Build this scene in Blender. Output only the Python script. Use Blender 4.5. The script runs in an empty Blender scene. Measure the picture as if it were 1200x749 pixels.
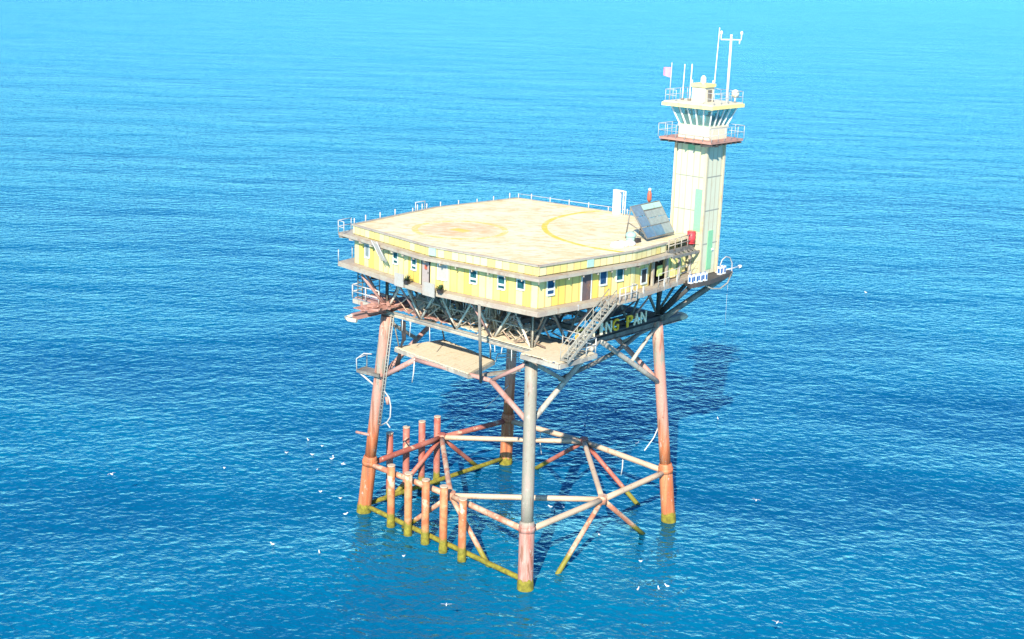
import bpy, bmesh, math, random
from mathutils import Vector, Matrix
random.seed(7)
sc = bpy.context.scene
col = sc.collection
R = math.radians
V = Vector

# ------------------------------------------------------------------ helpers
class MB:
    """collects shapes, links them as ONE mesh object"""
    def __init__(self):
        self.v = []; self.f = []; self.s = []; self.uv = []; self.m = []
    def face(self, pts, uv=None, smooth=False, m=0):
        b = len(self.v); self.v += [tuple(p) for p in pts]
        self.f.append(tuple(range(b, b + len(pts)))); self.s.append(smooth); self.m.append(m)
        self.uv.append(uv or [(0, 0)] * len(pts))
    def hexa(self, q, m=0):
        b = len(self.v); self.v += [tuple(p) for p in q]      # 0-3 bottom ring, 4-7 top ring
        for fc in ((3, 2, 1, 0), (4, 5, 6, 7), (0, 1, 5, 4), (1, 2, 6, 5), (2, 3, 7, 6), (3, 0, 4, 7)):
            self.f.append(tuple(b + i for i in fc)); self.s.append(False); self.m.append(m)
            self.uv.append([(0, 0)] * 4)
    def box(self, x0, x1, y0, y1, z0, z1, m=0):
        self.hexa([(x0, y0, z0), (x1, y0, z0), (x1, y1, z0), (x0, y1, z0),
                   (x0, y0, z1), (x1, y0, z1), (x1, y1, z1), (x0, y1, z1)], m)
    def beam(self, p, q, w, h, m=0):
        p, q = V(p), V(q); d = (q - p).normalized()
        up = V((0, 0, 1)) if abs(d.z) < .95 else V((0, 1, 0))
        s = d.cross(up).normalized(); u = s.cross(d)
        s *= w / 2; u *= h / 2
        self.hexa([p - s - u, p + s - u, q + s - u, q - s - u, p - s + u, p + s + u, q + s + u, q - s + u], m)
    def ibeam(self, p, q, w, h, t=.05):
        p, q = V(p), V(q); up = V((0, 0, 1))
        self.beam(p + up * (h / 2 - t / 2), q + up * (h / 2 - t / 2), w, t)
        self.beam(p - up * (h / 2 - t / 2), q - up * (h / 2 - t / 2), w, t)
        self.beam(p, q, t, h - 2 * t)
    def tube(self, pts, r, n=10, caps=True, m=0):
        pts = [V(p) for p in pts]
        rs = r if isinstance(r, (list, tuple)) else [r] * len(pts)
        b = len(self.v); a = None
        for i, p in enumerate(pts):
            d = (pts[min(i + 1, len(pts) - 1)] - pts[max(i - 1, 0)]).normalized()
            if a is None:
                a = d.orthogonal().normalized()
            a = (a - d * a.dot(d)).normalized(); c = d.cross(a)
            for k in range(n):
                t = 2 * math.pi * k / n
                self.v.append(tuple(p + (a * math.cos(t) + c * math.sin(t)) * rs[i]))
        for i in range(len(pts) - 1):
            for k in range(n):
                k2 = (k + 1) % n
                self.f.append((b + i * n + k, b + i * n + k2, b + (i + 1) * n + k2, b + (i + 1) * n + k))
                self.s.append(True); self.m.append(m); self.uv.append([(0, 0)] * 4)
        if caps:
            e = b + (len(pts) - 1) * n
            self.f.append(tuple(b + k for k in reversed(range(n)))); self.f.append(tuple(e + k for k in range(n)))
            self.s += [False, False]; self.m += [m, m]; self.uv += [[(0, 0)] * n] * 2
    def ball(self, c, rx, ry, rz, n=10, k=6, m=0):
        c = V(c); b = len(self.v)
        for i in range(k + 1):
            t = math.pi * i / k - math.pi / 2
            for j in range(n):
                a = 2 * math.pi * j / n
                self.v.append((c.x + rx * math.cos(t) * math.cos(a), c.y + ry * math.cos(t) * math.sin(a), c.z + rz * math.sin(t)))
        for i in range(k):
            for j in range(n):
                j2 = (j + 1) % n
                self.f.append((b + i * n + j, b + i * n + j2, b + (i + 1) * n + j2, b + (i + 1) * n + j))
                self.s.append(True); self.m.append(m); self.uv.append([(0, 0)] * 4)
    def prism(self, poly, z0, z1):
        n = len(poly)
        self.face([(x, y, z1) for x, y in poly]); self.face([(x, y, z0) for x, y in reversed(poly)])
        for i in range(n):
            (x0, y0), (x1, y1) = poly[i], poly[(i + 1) % n]
            self.face([(x0, y0, z0), (x1, y1, z0), (x1, y1, z1), (x0, y0, z1)])
    def ring(self, outer, inner, z0, z1, skip=()):
        n = len(outer)
        for i in range(n):
            if i in skip: continue
            j = (i + 1) % n
            a, b, c, d = outer[i], outer[j], inner[j], inner[i]
            self.hexa([(*a, z0), (*b, z0), (*c, z0), (*d, z0), (*a, z1), (*b, z1), (*c, z1), (*d, z1)])
    def build(self, name, mat, parent=None):
        me = bpy.data.meshes.new(name)
        o = V((0, 0, 0))
        if parent is not None:
            q = parent
            while q is not None:
                o = o + V(q.location); q = q.parent
        me.from_pydata([(x - o.x, y - o.y, z - o.z) for x, y, z in self.v], [], self.f)
        me.polygons.foreach_set('use_smooth', self.s)
        mats = mat if isinstance(mat, (list, tuple)) else [mat]
        for x in mats: me.materials.append(x)
        me.polygons.foreach_set('material_index', self.m)
        ul = me.uv_layers.new(name='UVMap')
        flat = [c for f in self.uv for p in f for c in p]
        ul.data.foreach_set('uv', flat)
        me.update()
        ob = bpy.data.objects.new(name, me); col.objects.link(ob)
        if parent is not None: ob.parent = parent
        return ob

def tag(o, label, cat, group=None, kind=None):
    if label: o['label'] = label
    if cat: o['category'] = cat
    if group: o['group'] = group
    if kind: o['kind'] = kind
    return o
def thing(name, label, cat, loc=(0, 0, 0), group=None):
    o = bpy.data.objects.new(name, None); col.objects.link(o); o.location = loc
    o.empty_display_size = .3
    return tag(o, label, cat, group)
def jag(b, n):
    for k in range(n):
        x, y, z = b.v[-n + k]; d = random.uniform(-.15, .3); b.v[-n + k] = (x, y, z + d)
        x, y, z = b.v[-2 * n + k]; b.v[-2 * n + k] = (x, y, z + d * .4)
def lerp(a, b, t): return tuple(V(a).lerp(V(b), t))

# ------------------------------------------------------------------ materials
def newmat(name):
    m = bpy.data.materials.new(name); m.use_nodes = True
    nt = m.node_tree; nt.nodes.clear()
    out = nt.nodes.new('ShaderNodeOutputMaterial'); bs = nt.nodes.new('ShaderNodeBsdfPrincipled')
    nt.links.new(bs.outputs[0], out.inputs[0])
    return m, nt, bs
class G:
    """tiny node graph helper"""
    def __init__(s, nt): s.nt = nt; s.geo = nt.nodes.new('ShaderNodeNewGeometry'); s.pos = s.geo.outputs['Position']
    def n(s, t, **k):
        nd = s.nt.nodes.new(t)
        for a, b in k.items(): setattr(nd, a, b)
        return nd
    def put(s, sock, x):
        if isinstance(x, bpy.types.NodeSocket): s.nt.links.new(x, sock)
        elif x is not None: sock.default_value = x
    def math(s, op, a, b=None, c=None, clamp=False):
        nd = s.n('ShaderNodeMath', operation=op, use_clamp=clamp)
        for i, x in enumerate((a, b, c)):
            if x is not None: s.put(nd.inputs[i], x)
        return nd.outputs[0]
    def noise(s, scale, vec=None, detail=4, rough=.55, dist=0., dim='3D'):
        nd = s.n('ShaderNodeTexNoise', noise_dimensions=dim)
        s.put(nd.inputs['Vector'], vec if vec is not None else s.pos)
        nd.inputs['Scale'].default_value = scale; nd.inputs['Detail'].default_value = detail
        nd.inputs['Roughness'].default_value = rough; nd.inputs['Distortion'].default_value = dist
        return nd.outputs['Fac']
    def scaled(s, vec, sx, sy, sz, rz=0):
        nd = s.n('ShaderNodeMapping', vector_type='TEXTURE'); s.put(nd.inputs[0], vec)
        nd.inputs['Rotation'].default_value = (0, 0, rz); nd.inputs['Scale'].default_value = (1 / sx, 1 / sy, 1 / sz)
        return nd.outputs[0]
    def step(s, x, a, b):
        nd = s.n('ShaderNodeMapRange', interpolation_type='SMOOTHSTEP'); s.put(nd.inputs[0], x)
        s.put(nd.inputs[1], a); s.put(nd.inputs[2], b)
        return nd.outputs[0]
    def mix(s, f, a, b):
        nd = s.n('ShaderNodeMix', data_type='RGBA'); s.put(nd.inputs[0], f)
        for i, x in ((6, a), (7, b)):
            s.put(nd.inputs[i], (*x, 1) if isinstance(x, tuple) and len(x) == 3 else x)
        return nd.outputs[2]
    def sep(s, vec):
        nd = s.n('ShaderNodeSeparateXYZ'); s.put(nd.inputs[0], vec); return nd.outputs
    def white(s, x):
        nd = s.n('ShaderNodeTexWhiteNoise', noise_dimensions='1D'); s.put(nd.inputs['W'], x); return nd.outputs['Value']
    def bump(s, h, strength, dist):
        nd = s.n('ShaderNodeBump'); nd.inputs['Strength'].default_value = strength
        nd.inputs['Distance'].default_value = dist; s.put(nd.inputs['Height'], h); return nd.outputs[0]

def weathered(name, base, stain, amount=.5, rough=.7, scale=1.2, second=None, guano=0., metal=0.):
    m, nt, bs = newmat(name); g = G(nt)
    a = g.noise(scale, detail=6, rough=.65); b = g.noise(scale * 5.3, detail=5)
    st = g.scaled(g.pos, 2.2, 2.2, .25); s = g.noise(1.3, st, detail=4)
    f = g.step(g.math('ADD', g.math('MULTIPLY', a, .6), g.math('MULTIPLY', s, .4)), .62 - .25 * amount, .74 - .12 * amount)
    f = g.math('MULTIPLY', f, g.math('ADD', .45, g.math('MULTIPLY', b, .9)), clamp=True)
    c = g.mix(f, base, stain)
    if second:
        c = g.mix(g.math('MULTIPLY', g.step(g.noise(scale * .55, detail=3), .5, .58), .85), c, second)
    v = g.math('ADD', .82, g.math('MULTIPLY', b, .36))
    mm = g.n('ShaderNodeMix', data_type='RGBA', blend_type='MULTIPLY'); mm.inputs[0].default_value = 1
    g.put(mm.inputs[6], c); nt.links.new(v, mm.inputs[7]); c = mm.outputs[2]
    if guano:
        nz = g.sep(g.geo.outputs['Normal'])[2]
        gf = g.math('MULTIPLY', g.step(nz, .15, .75), g.step(g.noise(2.3, detail=5), .62 - guano * .3, .7 - guano * .2))
        c = g.mix(gf, c, (.72, .66, .5))
    g.put(bs.inputs['Base Color'], c); bs.inputs['Roughness'].default_value = rough
    bs.inputs['Metallic'].default_value = metal
    nt.links.new(g.bump(b, .25, .02), bs.inputs['Normal'])
    return m

def leg_material():
    m, nt, bs = newmat('leg_paint'); g = G(nt)
    z = g.sep(g.pos)[2]
    a = g.noise(.55, detail=5, rough=.6); b = g.noise(5, detail=5)
    st = g.scaled(g.pos, 2.6, 2.6, .18); s = g.noise(1.2, st, detail=5)
    zz = g.math('ADD', z, g.math('MULTIPLY', g.math('SUBTRACT', s, .5), 7.))
    grey = g.mix(b, (.235, .205, .155), (.30, .265, .205))
    pink = g.mix(b, (.45, .195, .145), (.50, .26, .19))
    up = g.mix(g.step(g.math('ADD', g.math('MULTIPLY', a, .5), g.math('MULTIPLY', s, .5)), .42, .54), grey, pink)
    red = g.mix(g.step(s, .4, .65), (.42, .11, .037), (.50, .185, .075))
    c = g.mix(g.step(zz, 6., 10.), red, up)
    # the grey painted leg: only the lower five metres are red lead
    x, y = g.sep(g.pos)[0], g.sep(g.pos)[1]
    near = g.math('MULTIPLY', g.math('GREATER_THAN', x, 5.), g.math('LESS_THAN', y, -5.))
    greyleg = g.mix(g.math('MULTIPLY', g.step(s, .55, .68), .5), grey, (.38, .25, .21))
    lowred = g.mix(g.step(s, .35, .65), (.36, .13, .09), (.42, .25, .20))
    c = g.mix(near, c, g.mix(g.step(z, 4.7, 5.1), lowred, greyleg))
    # rust runs
    c = g.mix(g.math('MULTIPLY', g.step(g.noise(1.6, st, detail=6), .56, .66), .7), c, (.20, .075, .035))
    c = g.mix(g.math('MULTIPLY', g.step(g.noise(2.4, g.scaled(g.pos, 1, 1, .5), detail=7, rough=.7), .60, .64), .65), c, (.44, .36, .29))
    c = g.mix(g.math('MULTIPLY', g.step(g.noise(3.4, detail=7, rough=.7), .64, .68), .8), c, (.13, .05, .03))
    alg = g.step(g.math('ADD', z, g.math('ADD', g.math('MULTIPLY', b, .8), g.math('MULTIPLY', s, 1.2))), 1.9, 1.4)
    algc = g.mix(b, (.14, .11, .01), (.27, .23, .02))
    c = g.mix(alg, c, algc)
    g.put(bs.inputs['Base Color'], c); bs.inputs['Roughness'].default_value = .6
    nt.links.new(g.bump(b, .3, .02), bs.inputs['Normal'])
    return m

def brace_material(name, c0, c1, guano):
    m, nt, bs = newmat(name); g = G(nt)
    z = g.sep(g.pos)[2]; b = g.noise(4, detail=5); a = g.noise(.8, detail=5)
    c = g.mix(g.step(a, .42, .6), c0, c1)
    nz = g.sep(g.geo.outputs['Normal'])[2]
    gf = g.math('MULTIPLY', g.step(nz, -.25, .5), g.step(g.math('ADD', g.noise(1.1, detail=5), g.math('MULTIPLY', b, .3)), .75 - guano * .4, .85 - guano * .3))
    c = g.mix(gf, c, (.50, .37, .25))
    rust = g.step(g.noise(2.7, detail=6), .6, .7)
    c = g.mix(g.math('MULTIPLY', rust, .6), c, (.22, .09, .045))
    alg = g.step(g.math('ADD', z, g.math('MULTIPLY', b, .7)), 1.75, 1.25)
    c = g.mix(alg, c, g.mix(b, (.13, .11, .01), (.27, .23, .02)))
    g.put(bs.inputs['Base Color'], c); bs.inputs['Roughness'].default_value = .65
    nt.links.new(g.bump(b, .3, .02), bs.inputs['Normal'])
    return m

def panel_material(name, colours, width, seam, rows=0., dirt=(.5, .33, .12), row_seam=(.3, .3, .25)):
    """vertical cladding boards of uneven paint, from UVs in metres"""
    m, nt, bs = newmat(name); g = G(nt)
    uv = g.n('ShaderNodeTexCoord').outputs['UV']; u, v, _ = g.sep(uv)
    q = g.math('DIVIDE', u, width); i = g.math('FLOOR', q); fr = g.math('FRACT', q)
    w = g.white(i); w2 = g.white(g.math('ADD', i, 57.3))
    c = g.mix(g.step(w, .25, .5), colours[0], colours[1])
    c = g.mix(g.math('GREATER_THAN', w2, .72), c, colours[2])
    n1 = g.noise(1.4, detail=6); st = g.scaled(g.pos, 3, 3, .3); s = g.noise(1.5, st, detail=5)
    c = g.mix(g.math('MULTIPLY', g.step(g.math('ADD', g.math('MULTIPLY', n1, .5), g.math('MULTIPLY', s, .5)), .52, .7), .55), c, dirt)
    e = g.math('ABSOLUTE', g.math('SUBTRACT', fr, .5))
    sm = g.math('GREATER_THAN', e, .5 - .05 / width)
    c = g.mix(g.math('MULTIPLY', sm, .65), c, seam)
    if rows:
        r = g.math('ABSOLUTE', g.math('SUBTRACT', g.math('FRACT', g.math('DIVIDE', v, rows)), .5))
        c = g.mix(g.math('GREATER_THAN', r, .5 - .05 / rows), c, row_seam)
    g.put(bs.inputs['Base Color'], c); bs.inputs['Roughness'].default_value = .55
    nt.links.new(g.bump(g.math('SUBTRACT', 1., sm), .6, .03), bs.inputs['Normal'])
    return m

def roof_material():
    m, nt, bs = newmat('helideck_paint'); g = G(nt)
    x, y, z = g.sep(g.pos)
    n1 = g.noise(.32, detail=6, rough=.6); n2 = g.noise(1.5, detail=6, rough=.65); n3 = g.noise(7, detail=4)
    st = g.scaled(g.pos, .35, 1.5, 1, R(38)); s = g.noise(1.4, st, detail=6, rough=.65)
    c = g.mix(n2, (.62, .56, .36), (.68, .63, .44))
    c = g.mix(g.math('MULTIPLY', g.step(g.math('ADD', g.math('MULTIPLY', n1, .5), g.math('MULTIPLY', s, .5)), .46, .62), .62), c, (.60, .40, .18))
    c = g.mix(g.math('MULTIPLY', g.step(g.noise(2.6, st, detail=6), .60, .72), .6), c, (.48, .25, .09))
    mo = g.noise(2.2, g.scaled(g.pos, .45, 1.3, 1, R(41)), detail=7, rough=.72)
    c = g.mix(g.math('MULTIPLY', g.step(mo, .48, .62), .75), c, (.56, .37, .14))
    c = g.mix(g.math('MULTIPLY', g.step(g.noise(1.1, g.scaled(g.pos, .6, 1.2, 1, R(30)), detail=6, rough=.7), .58, .66), .5), c, (.52, .27, .10))
    def dist(cx, cy):
        dx = g.math('SUBTRACT', x, cx); dy = g.math('SUBTRACT', y, cy)
        return g.math('SQRT', g.math('ADD', g.math('MULTIPLY', dx, dx), g.math('MULTIPLY', dy, dy)))
    da = dist(-2.95, -4.3)
    red = g.math('MULTIPLY', g.step(da, 3.6, 2.0), g.step(g.math('ADD', g.math('MULTIPLY', n2, .6), g.math('MULTIPLY', s, .4)), .36, .56))
    c = g.mix(g.math('MULTIPLY', red, .5), c, (.55, .29, .14))
    def ring(d, r, w): return g.math('LESS_THAN', g.math('ABSOLUTE', g.math('SUBTRACT', d, r)), w / 2)
    wear = g.math('MULTIPLY', g.step(g.math('ADD', n2, g.math('MULTIPLY', n3, .35)), .86, .60), .7)
    yel = (.62, .44, .02)
    c = g.mix(g.math('MULTIPLY', ring(da, 3.5, .48), wear), c, yel)
    mk = g.math('MULTIPLY', g.math('LESS_THAN', g.math('ABSOLUTE', g.math('SUBTRACT', x, -2.8)), .75), g.math('LESS_THAN', g.math('ABSOLUTE', g.math('SUBTRACT', y, -4.4)), .5))
    c = g.mix(g.math('MULTIPLY', mk, .7), c, yel)
    c = g.mix(g.math('MULTIPLY', ring(dist(7.5, 7.7), 9.25, .46), g.math('MULTIPLY', g.step(g.math('ADD', n2, g.math('MULTIPLY', n3, .3)), .92, .60), .95)), c, yel)
    # plate seams
    def seam(t, p):
        return g.math('GREATER_THAN', g.math('ABSOLUTE', g.math('SUBTRACT', g.math('FRACT', g.math('DIVIDE', t, p)), .5)), .5 - .03 / p)
    sm = g.math('MAXIMUM', seam(x, 2.4), seam(y, 3.2))
    c = g.mix(g.math('MULTIPLY', sm, .34), c, (.42, .28, .14))
    c = g.mix(g.math('MULTIPLY', g.step(n3, .66, .74), .35), c, (.35, .28, .2))
    g.put(bs.inputs['Base Color'], c); bs.inputs['Roughness'].default_value = .8
    nt.links.new(g.bump(n3, .2, .02), bs.inputs['Normal'])
    return m

def water_material():
    m, nt, bs = newmat('sea_water'); g = G(nt)
    cr = R(41.6)           # wave crests run roughly across the view
    def wave(scale, stretch, rot, detail, rough=.5, dist=0.):
        return g.noise(scale, g.scaled(g.pos, 1 / stretch, 1, 1, rot), detail, rough, dist)
    gust = g.math('ADD', g.math('MULTIPLY', g.noise(.012, g.scaled(g.pos, .5, 1, 1, cr), 4, .6), .6), g.math('MULTIPLY', g.noise(.0028, g.scaled(g.pos, .4, 1, 1, cr + .05), 3, .55), .4))
    gust2 = g.noise(.045, g.scaled(g.pos, .5, 1, 1, cr - .1), 3, .5)
    w0 = wave(.07, 2.5, cr + .1, 2); w1 = wave(.20, 2.0, cr - .25, 2); w2 = wave(.74, 1.5, cr + .28, 2, .5, .3)
    w3 = wave(1.7, 1.35, cr - .45, 2, .5, .3); w4 = wave(2.8, 1.3, cr + .1, 2, .5)
    h = g.math('ADD', g.math('MULTIPLY', w1, .8), g.math('MULTIPLY', w2, 1.0))
    h = g.math('ADD', h, g.math('MULTIPLY', w0, 2.2)); h = g.math('ADD', h, g.math('MULTIPLY', wave(.025, 2.0, cr - .06, 3), 4.))
    h = g.math('ADD', h, g.math('MULTIPLY', w3, .56)); h = g.math('ADD', h, g.math('MULTIPLY', w4, .10))
    amp = g.math('ADD', .1, g.math('MULTIPLY', g.math('ADD', gust, gust2), .95))
    h = g.math('MULTIPLY', h, amp)
    nrm = g.bump(h, 1., WAVE)
    c = g.mix(g.step(g.math('ADD', g.math('MULTIPLY', gust, .5), g.math('MULTIPLY', gust2, .5)), .35, .65), WATER_A, WATER_B)
    nt.nodes.remove(bs)
    df = nt.nodes.new('ShaderNodeBsdfDiffuse'); gl_ = nt.nodes.new('ShaderNodeBsdfGlossy'); fr = nt.nodes.new('ShaderNodeFresnel'); mx = nt.nodes.new('ShaderNodeMixShader')
    g.put(df.inputs['Color'], c); gl_.inputs['Color'].default_value = (*WATER_SPEC, 1); gl_.inputs['Roughness'].default_value = .15
    fr.inputs['IOR'].default_value = 1.34
    for nd in (df, gl_, fr): nt.links.new(nrm, nd.inputs['Normal'])
    nt.links.new(fr.outputs[0], mx.inputs[0]); nt.links.new(df.outputs[0], mx.inputs[1]); nt.links.new(gl_.outputs[0], mx.inputs[2])
    nt.links.new(mx.outputs[0], [n for n in nt.nodes if n.type == 'OUTPUT_MATERIAL'][0].inputs[0])
    return m
WAVE = .34
WATER_A = (.000, .064, .156); WATER_B = (.000, .118, .226); WATER_SPEC = (.39, .84, .95)

def simple(name, c, rough=.5, metal=0., var=.2, spec=.5):
    m, nt, bs = newmat(name); g = G(nt)
    n = g.noise(3.1, detail=5); k = tuple(x * (1 - var) for x in c)
    g.put(bs.inputs['Base Color'], g.mix(g.step(n, .3, .7), k, c)); bs.inputs['Roughness'].default_value = rough
    bs.inputs['Metallic'].default_value = metal; bs.inputs['Specular IOR Level'].default_value = spec
    return m

M = dict(
    leg=leg_material(),
    brace=brace_material('brace_red_lead', (.41, .15, .08), (.46, .24, .15), .4),
    brace_pale=brace_material('brace_guano', (.43, .27, .17), (.48, .33, .22), .95),
    brace_red=brace_material('brace_rust', (.32, .085, .055), (.38, .13, .09), .1),
    pile=brace_material('pile_rust', (.42, .115, .04), (.48, .20, .08), .15),
    algae=simple('algae', (.25, .21, .018), .9, var=.5),
    steel=weathered('weathered_steel', (.38, .345, .28), (.19, .11, .07), .45, second=(.25, .225, .19), guano=.15),
    steel_grey=weathered('grey_steel', (.20, .185, .155), (.15, .09, .055), .45, second=(.13, .12, .105)),
    steel_pink=weathered('pink_primer_steel', (.40, .22, .18), (.26, .11, .07), .4),
    walk=weathered('walkway_paint', (.36, .315, .245), (.25, .16, .11), .55, second=(.33, .265, .21)),
    under=weathered('steel_shade_tone', (.06, .055, .05), (.12, .07, .05), .4),  # steel colour darkened to stand for the shade beneath the deck
    plank=weathered('timber_planks', (.60, .50, .34), (.44, .33, .19), .45, scale=.9, rough=.9),
    roof=roof_material(),
    wall=panel_material('yellow_cladding', ((.66, .52, .15), (.68, .58, .26), (.66, .47, .10)), .64, (.40, .23, .07)),
    fascia=panel_material('fascia_cladding', ((.58, .50, .23), (.60, .54, .29), (.58, .47, .16)), .64, (.40, .28, .13), dirt=(.60, .48, .22)),
    tower=panel_material('tower_cladding', ((.53, .515, .325), (.55, .54, .39), (.50, .54, .33)), .58, (.40, .31, .19), rows=2.62, dirt=(.50, .42, .25), row_seam=(.26, .26, .21)),
    tower_trim=weathered('tower_trim', (.54, .45, .29), (.55, .33, .16), .5),
    green=weathered('green_paint', (.20, .46, .25), (.22, .42, .26), .3),
    white=weathered('white_paint', (.70, .69, .65), (.55, .47, .36), .25),
    cream=weathered('cream_paint', (.60, .54, .40), (.58, .42, .24), .35),
    pinkrust=weathered('pink_rust', (.42, .22, .17), (.28, .13, .085), .6),
    yellow=weathered('roof_yellow', (.76, .62, .24), (.68, .42, .14), .5),
    rustdark=weathered('torn_rusty_steel', (.20, .13, .09), (.10, .05, .03), .5, second=(.34, .28, .2)),
    mesh_green=weathered('green_grey_panel', (.28, .30, .24), (.2, .17, .12), .4),
    olive=weathered('olive_panel', (.42, .48, .14), (.25, .24, .1), .45),
    steel_rod=weathered('rusted_rod_steel', (.46, .38, .28), (.26, .14, .08), .6, second=(.36, .22, .15)),
    fan=weathered('brace_steel_sunlit_tone', (.56, .50, .39), (.30, .18, .11), .4),  # steel colour lightened so the front braces look sunlit
    stair=weathered('stair_paint', (.30, .285, .235), (.25, .17, .12), .4),
    screen=weathered('weathered_board', (.36, .34, .30), (.36, .29, .22), .5),
    rail=weathered('rail_paint', (.42, .41, .385), (.50, .36, .28), .3),
    glass=simple('window_glass', (.02, .10, .11), .08, var=.5, spec=.8),
    glass_blue=simple('window_glass_blue', (.02, .07, .16), .1, var=.5, spec=.8),
    cabglass=simple('cab_glass', (.10, .27, .27), .08, var=.35, spec=.9),
    frame=simple('window_frame', (.62, .66, .60), .5),
    dark=simple('dark_void', (.035, .03, .03), .7, var=.4),
    doorgrey=weathered('door_grey', (.36, .30, .27), (.30, .16, .10), .4),
    doorbrown=weathered('door_brown', (.10, .07, .07), (.20, .10, .06), .5),
    orange=simple('orange_paint', (.50, .115, .06), .5),
    red=simple('red_paint', (.62, .05, .06), .45),
    solar=simple('solar_cells', (.09, .165, .255), .22, var=.25, spec=.7),
    solar_pale=simple('solar_cells_pale', (.22, .255, .25), .3, var=.2),
    blue=simple('blue_paint', (.03, .12, .34), .5),
    cable=simple('grey_cable', (.58, .58, .54), .8),
    darkgreen=simple('plant_green', (.05, .10, .04), .9, var=.6),
    teal=weathered('teal_paint', (.30, .46, .40), (.25, .25, .18), .4),
    letter_pale=simple('letter_cream', (.95, .80, .52), .6, var=.1),
    letter_yellow=simple('letter_yellow', (.95, .50, .015), .6, var=.15),
    flag=simple('flag_cloth', (.72, .30, .40), .9, var=.3),
    gull_grey=simple('gull_grey', (.42, .43, .45), .9, var=.2),
    gull_white=simple('gull_white', (.82, .82, .80), .9, var=.05),
)

def glass_mat():
    m, nt, bs = newmat('tinted_cab_glass')
    bs.inputs['Base Color'].default_value = (.20, .42, .40, 1); bs.inputs['Roughness'].default_value = .06
    tr_ = nt.nodes.new('ShaderNodeBsdfTransparent'); tr_.inputs[0].default_value = (.75, .95, .93, 1)
    mx = nt.nodes.new('ShaderNodeMixShader'); mx.inputs[0].default_value = .55
    out = [n for n in nt.nodes if n.type == 'OUTPUT_MATERIAL'][0]
    nt.links.new(bs.outputs[0], mx.inputs[1]); nt.links.new(tr_.outputs[0], mx.inputs[2]); nt.links.new(mx.outputs[0], out.inputs[0])
    return m
M['cabglass'] = glass_mat()

# ------------------------------------------------------------------ sea
b = MB()
def sheet(rings):
    n = 96; prev = None
    for r in rings:
        cur = len(b.v)
        for k in range(n):
            t = 2 * math.pi * k / n
            b.v.append((r * math.cos(t), r * math.sin(t), 0))
        if prev is None:
            b.f.append(tuple(range(cur, cur + n))); b.s.append(False); b.m.append(0); b.uv.append([(0, 0)] * n)
        else:
            for k in range(n):
                k2 = (k + 1) % n
                b.f.append((prev + k, cur + k, cur + k2, prev + k2)); b.s.append(False); b.m.append(0); b.uv.append([(0, 0)] * 4)
        prev = cur
sheet([60, 200, 600, 2000, 6000, 20000, 60000])
sea = b.build('sea', water_material())
tag(sea, 'deep blue open sea with small wind waves all around the tower', 'sea', kind='structure')

# ------------------------------------------------------------------ jacket: four legs and braces
LEG = {'L': ((-9.6, -8.2, 0), (-7.6, -7.6, 17.2)), 'N': ((9.15, -9.2, 0), (7.6, -7.6, 17.2)),
       'R': ((9.3, 8.6, 0), (7.6, 7.6, 17.2)), 'B': ((-8.9, 8.5, 0), (-7.6, 7.6, 17.2))}
def leg(n, z):
    a, c = V(LEG[n][0]), V(LEG[n][1]); return a + (c - a) * (z / 17.2)
jk = thing('steel_jacket', 'rusty red and grey steel frame of four leaning legs and braces standing in the sea', 'steel frame')
for n in 'LNRB':
    b = MB(); b.tube([leg(n, z) for z in (4.9, 7, 9, 11, 13, 15, 17.1)], .46, 20)
    o = b.build('leg', M['leg'], jk)
    b = MB(); b.tube([leg(n, z) for z in (-4, -1, 0, .9, 2, 3, 4.9, 5.05)], [.57] * 7 + [.49], 20)
    b.tube([leg(n, 4.25), leg(n, 4.65)], .62, 20)
    s = b.build('leg_sleeve', M['leg'], o)
    b = MB(); pts = [leg(n, z) for z in (-.5, .0, .2, .42, .62)]
    b.tube(pts, [.60, .625, .61, .615, .575], 26); jag(b, 26); b.build('algae_band', M['algae'], o)
mLN, mNR, mRB, mBL = V((.25, -8.05, 4.3)), V((8.92, -.1, 4.3)), V((-.1, 8.75, 4.4)), V((-9.3, .5, 4.4))
def part_tube(name, p, q, r, mat, parent=jk, label=None):
    b = MB(); p, q = V(p), V(q); k = max(2, int((q - p).length / 2))
    b.tube([p.lerp(q, i / k) for i in range(k + 1)], r, 12)
    o = b.build(name, M[mat], parent)
    if label: o['label'] = label
    return o
for (a, c, mid, mt) in (('L', 'N', mLN, 'brace'), ('N', 'R', mNR, 'brace_pale'), ('R', 'B', mRB, 'brace_pale'), ('B', 'L', mBL, 'brace_red')):
    part_tube('horizontal_brace', leg(a, 4.3), mid, .24, mt); part_tube('horizontal_brace', mid, leg(c, 4.3), .24, mt)
for (p, q, mt) in ((mLN, mNR, 'brace_pale'), (mNR, mRB, 'brace_pale'), (mRB, mBL, 'brace_pale'), (mBL, mLN, 'brace')):
    part_tube('horizontal_brace', p, q, .22, mt)
for mid, (p, q), mt in ((mNR, ((9.2, -6.2, -.6), (9.4, 5.5, -.5)), 'brace'), (mRB, ((-7.1, 9.7, -.7), (5.9, 9.7, -.5)), 'brace_red'),
                    (mBL, ((-9.9, 6.6, -.6), (-9.9, -5.8, -.6)), 'brace_red'), (mLN, ((-5.6, -8.1, -.6), (5.3, -8.4, -.6)), 'brace')):
    part_tube('diagonal_brace', mid, p, .2, mt); part_tube('diagonal_brace', mid, q, .2, mt)
    part_tube('node_sleeve', mid - V((0, 0, .3)), mid + V((0, 0, .35)), .36, mt)
part_tube('waterline_pipe', (-9.9, -8.15, .55), (9.0, -9.0, .5), .2, 'algae'); part_tube('waterline_pipe', (-9.7, -7.6, .5), (-8.9, 8.4, .55), .2, 'algae')
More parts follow.
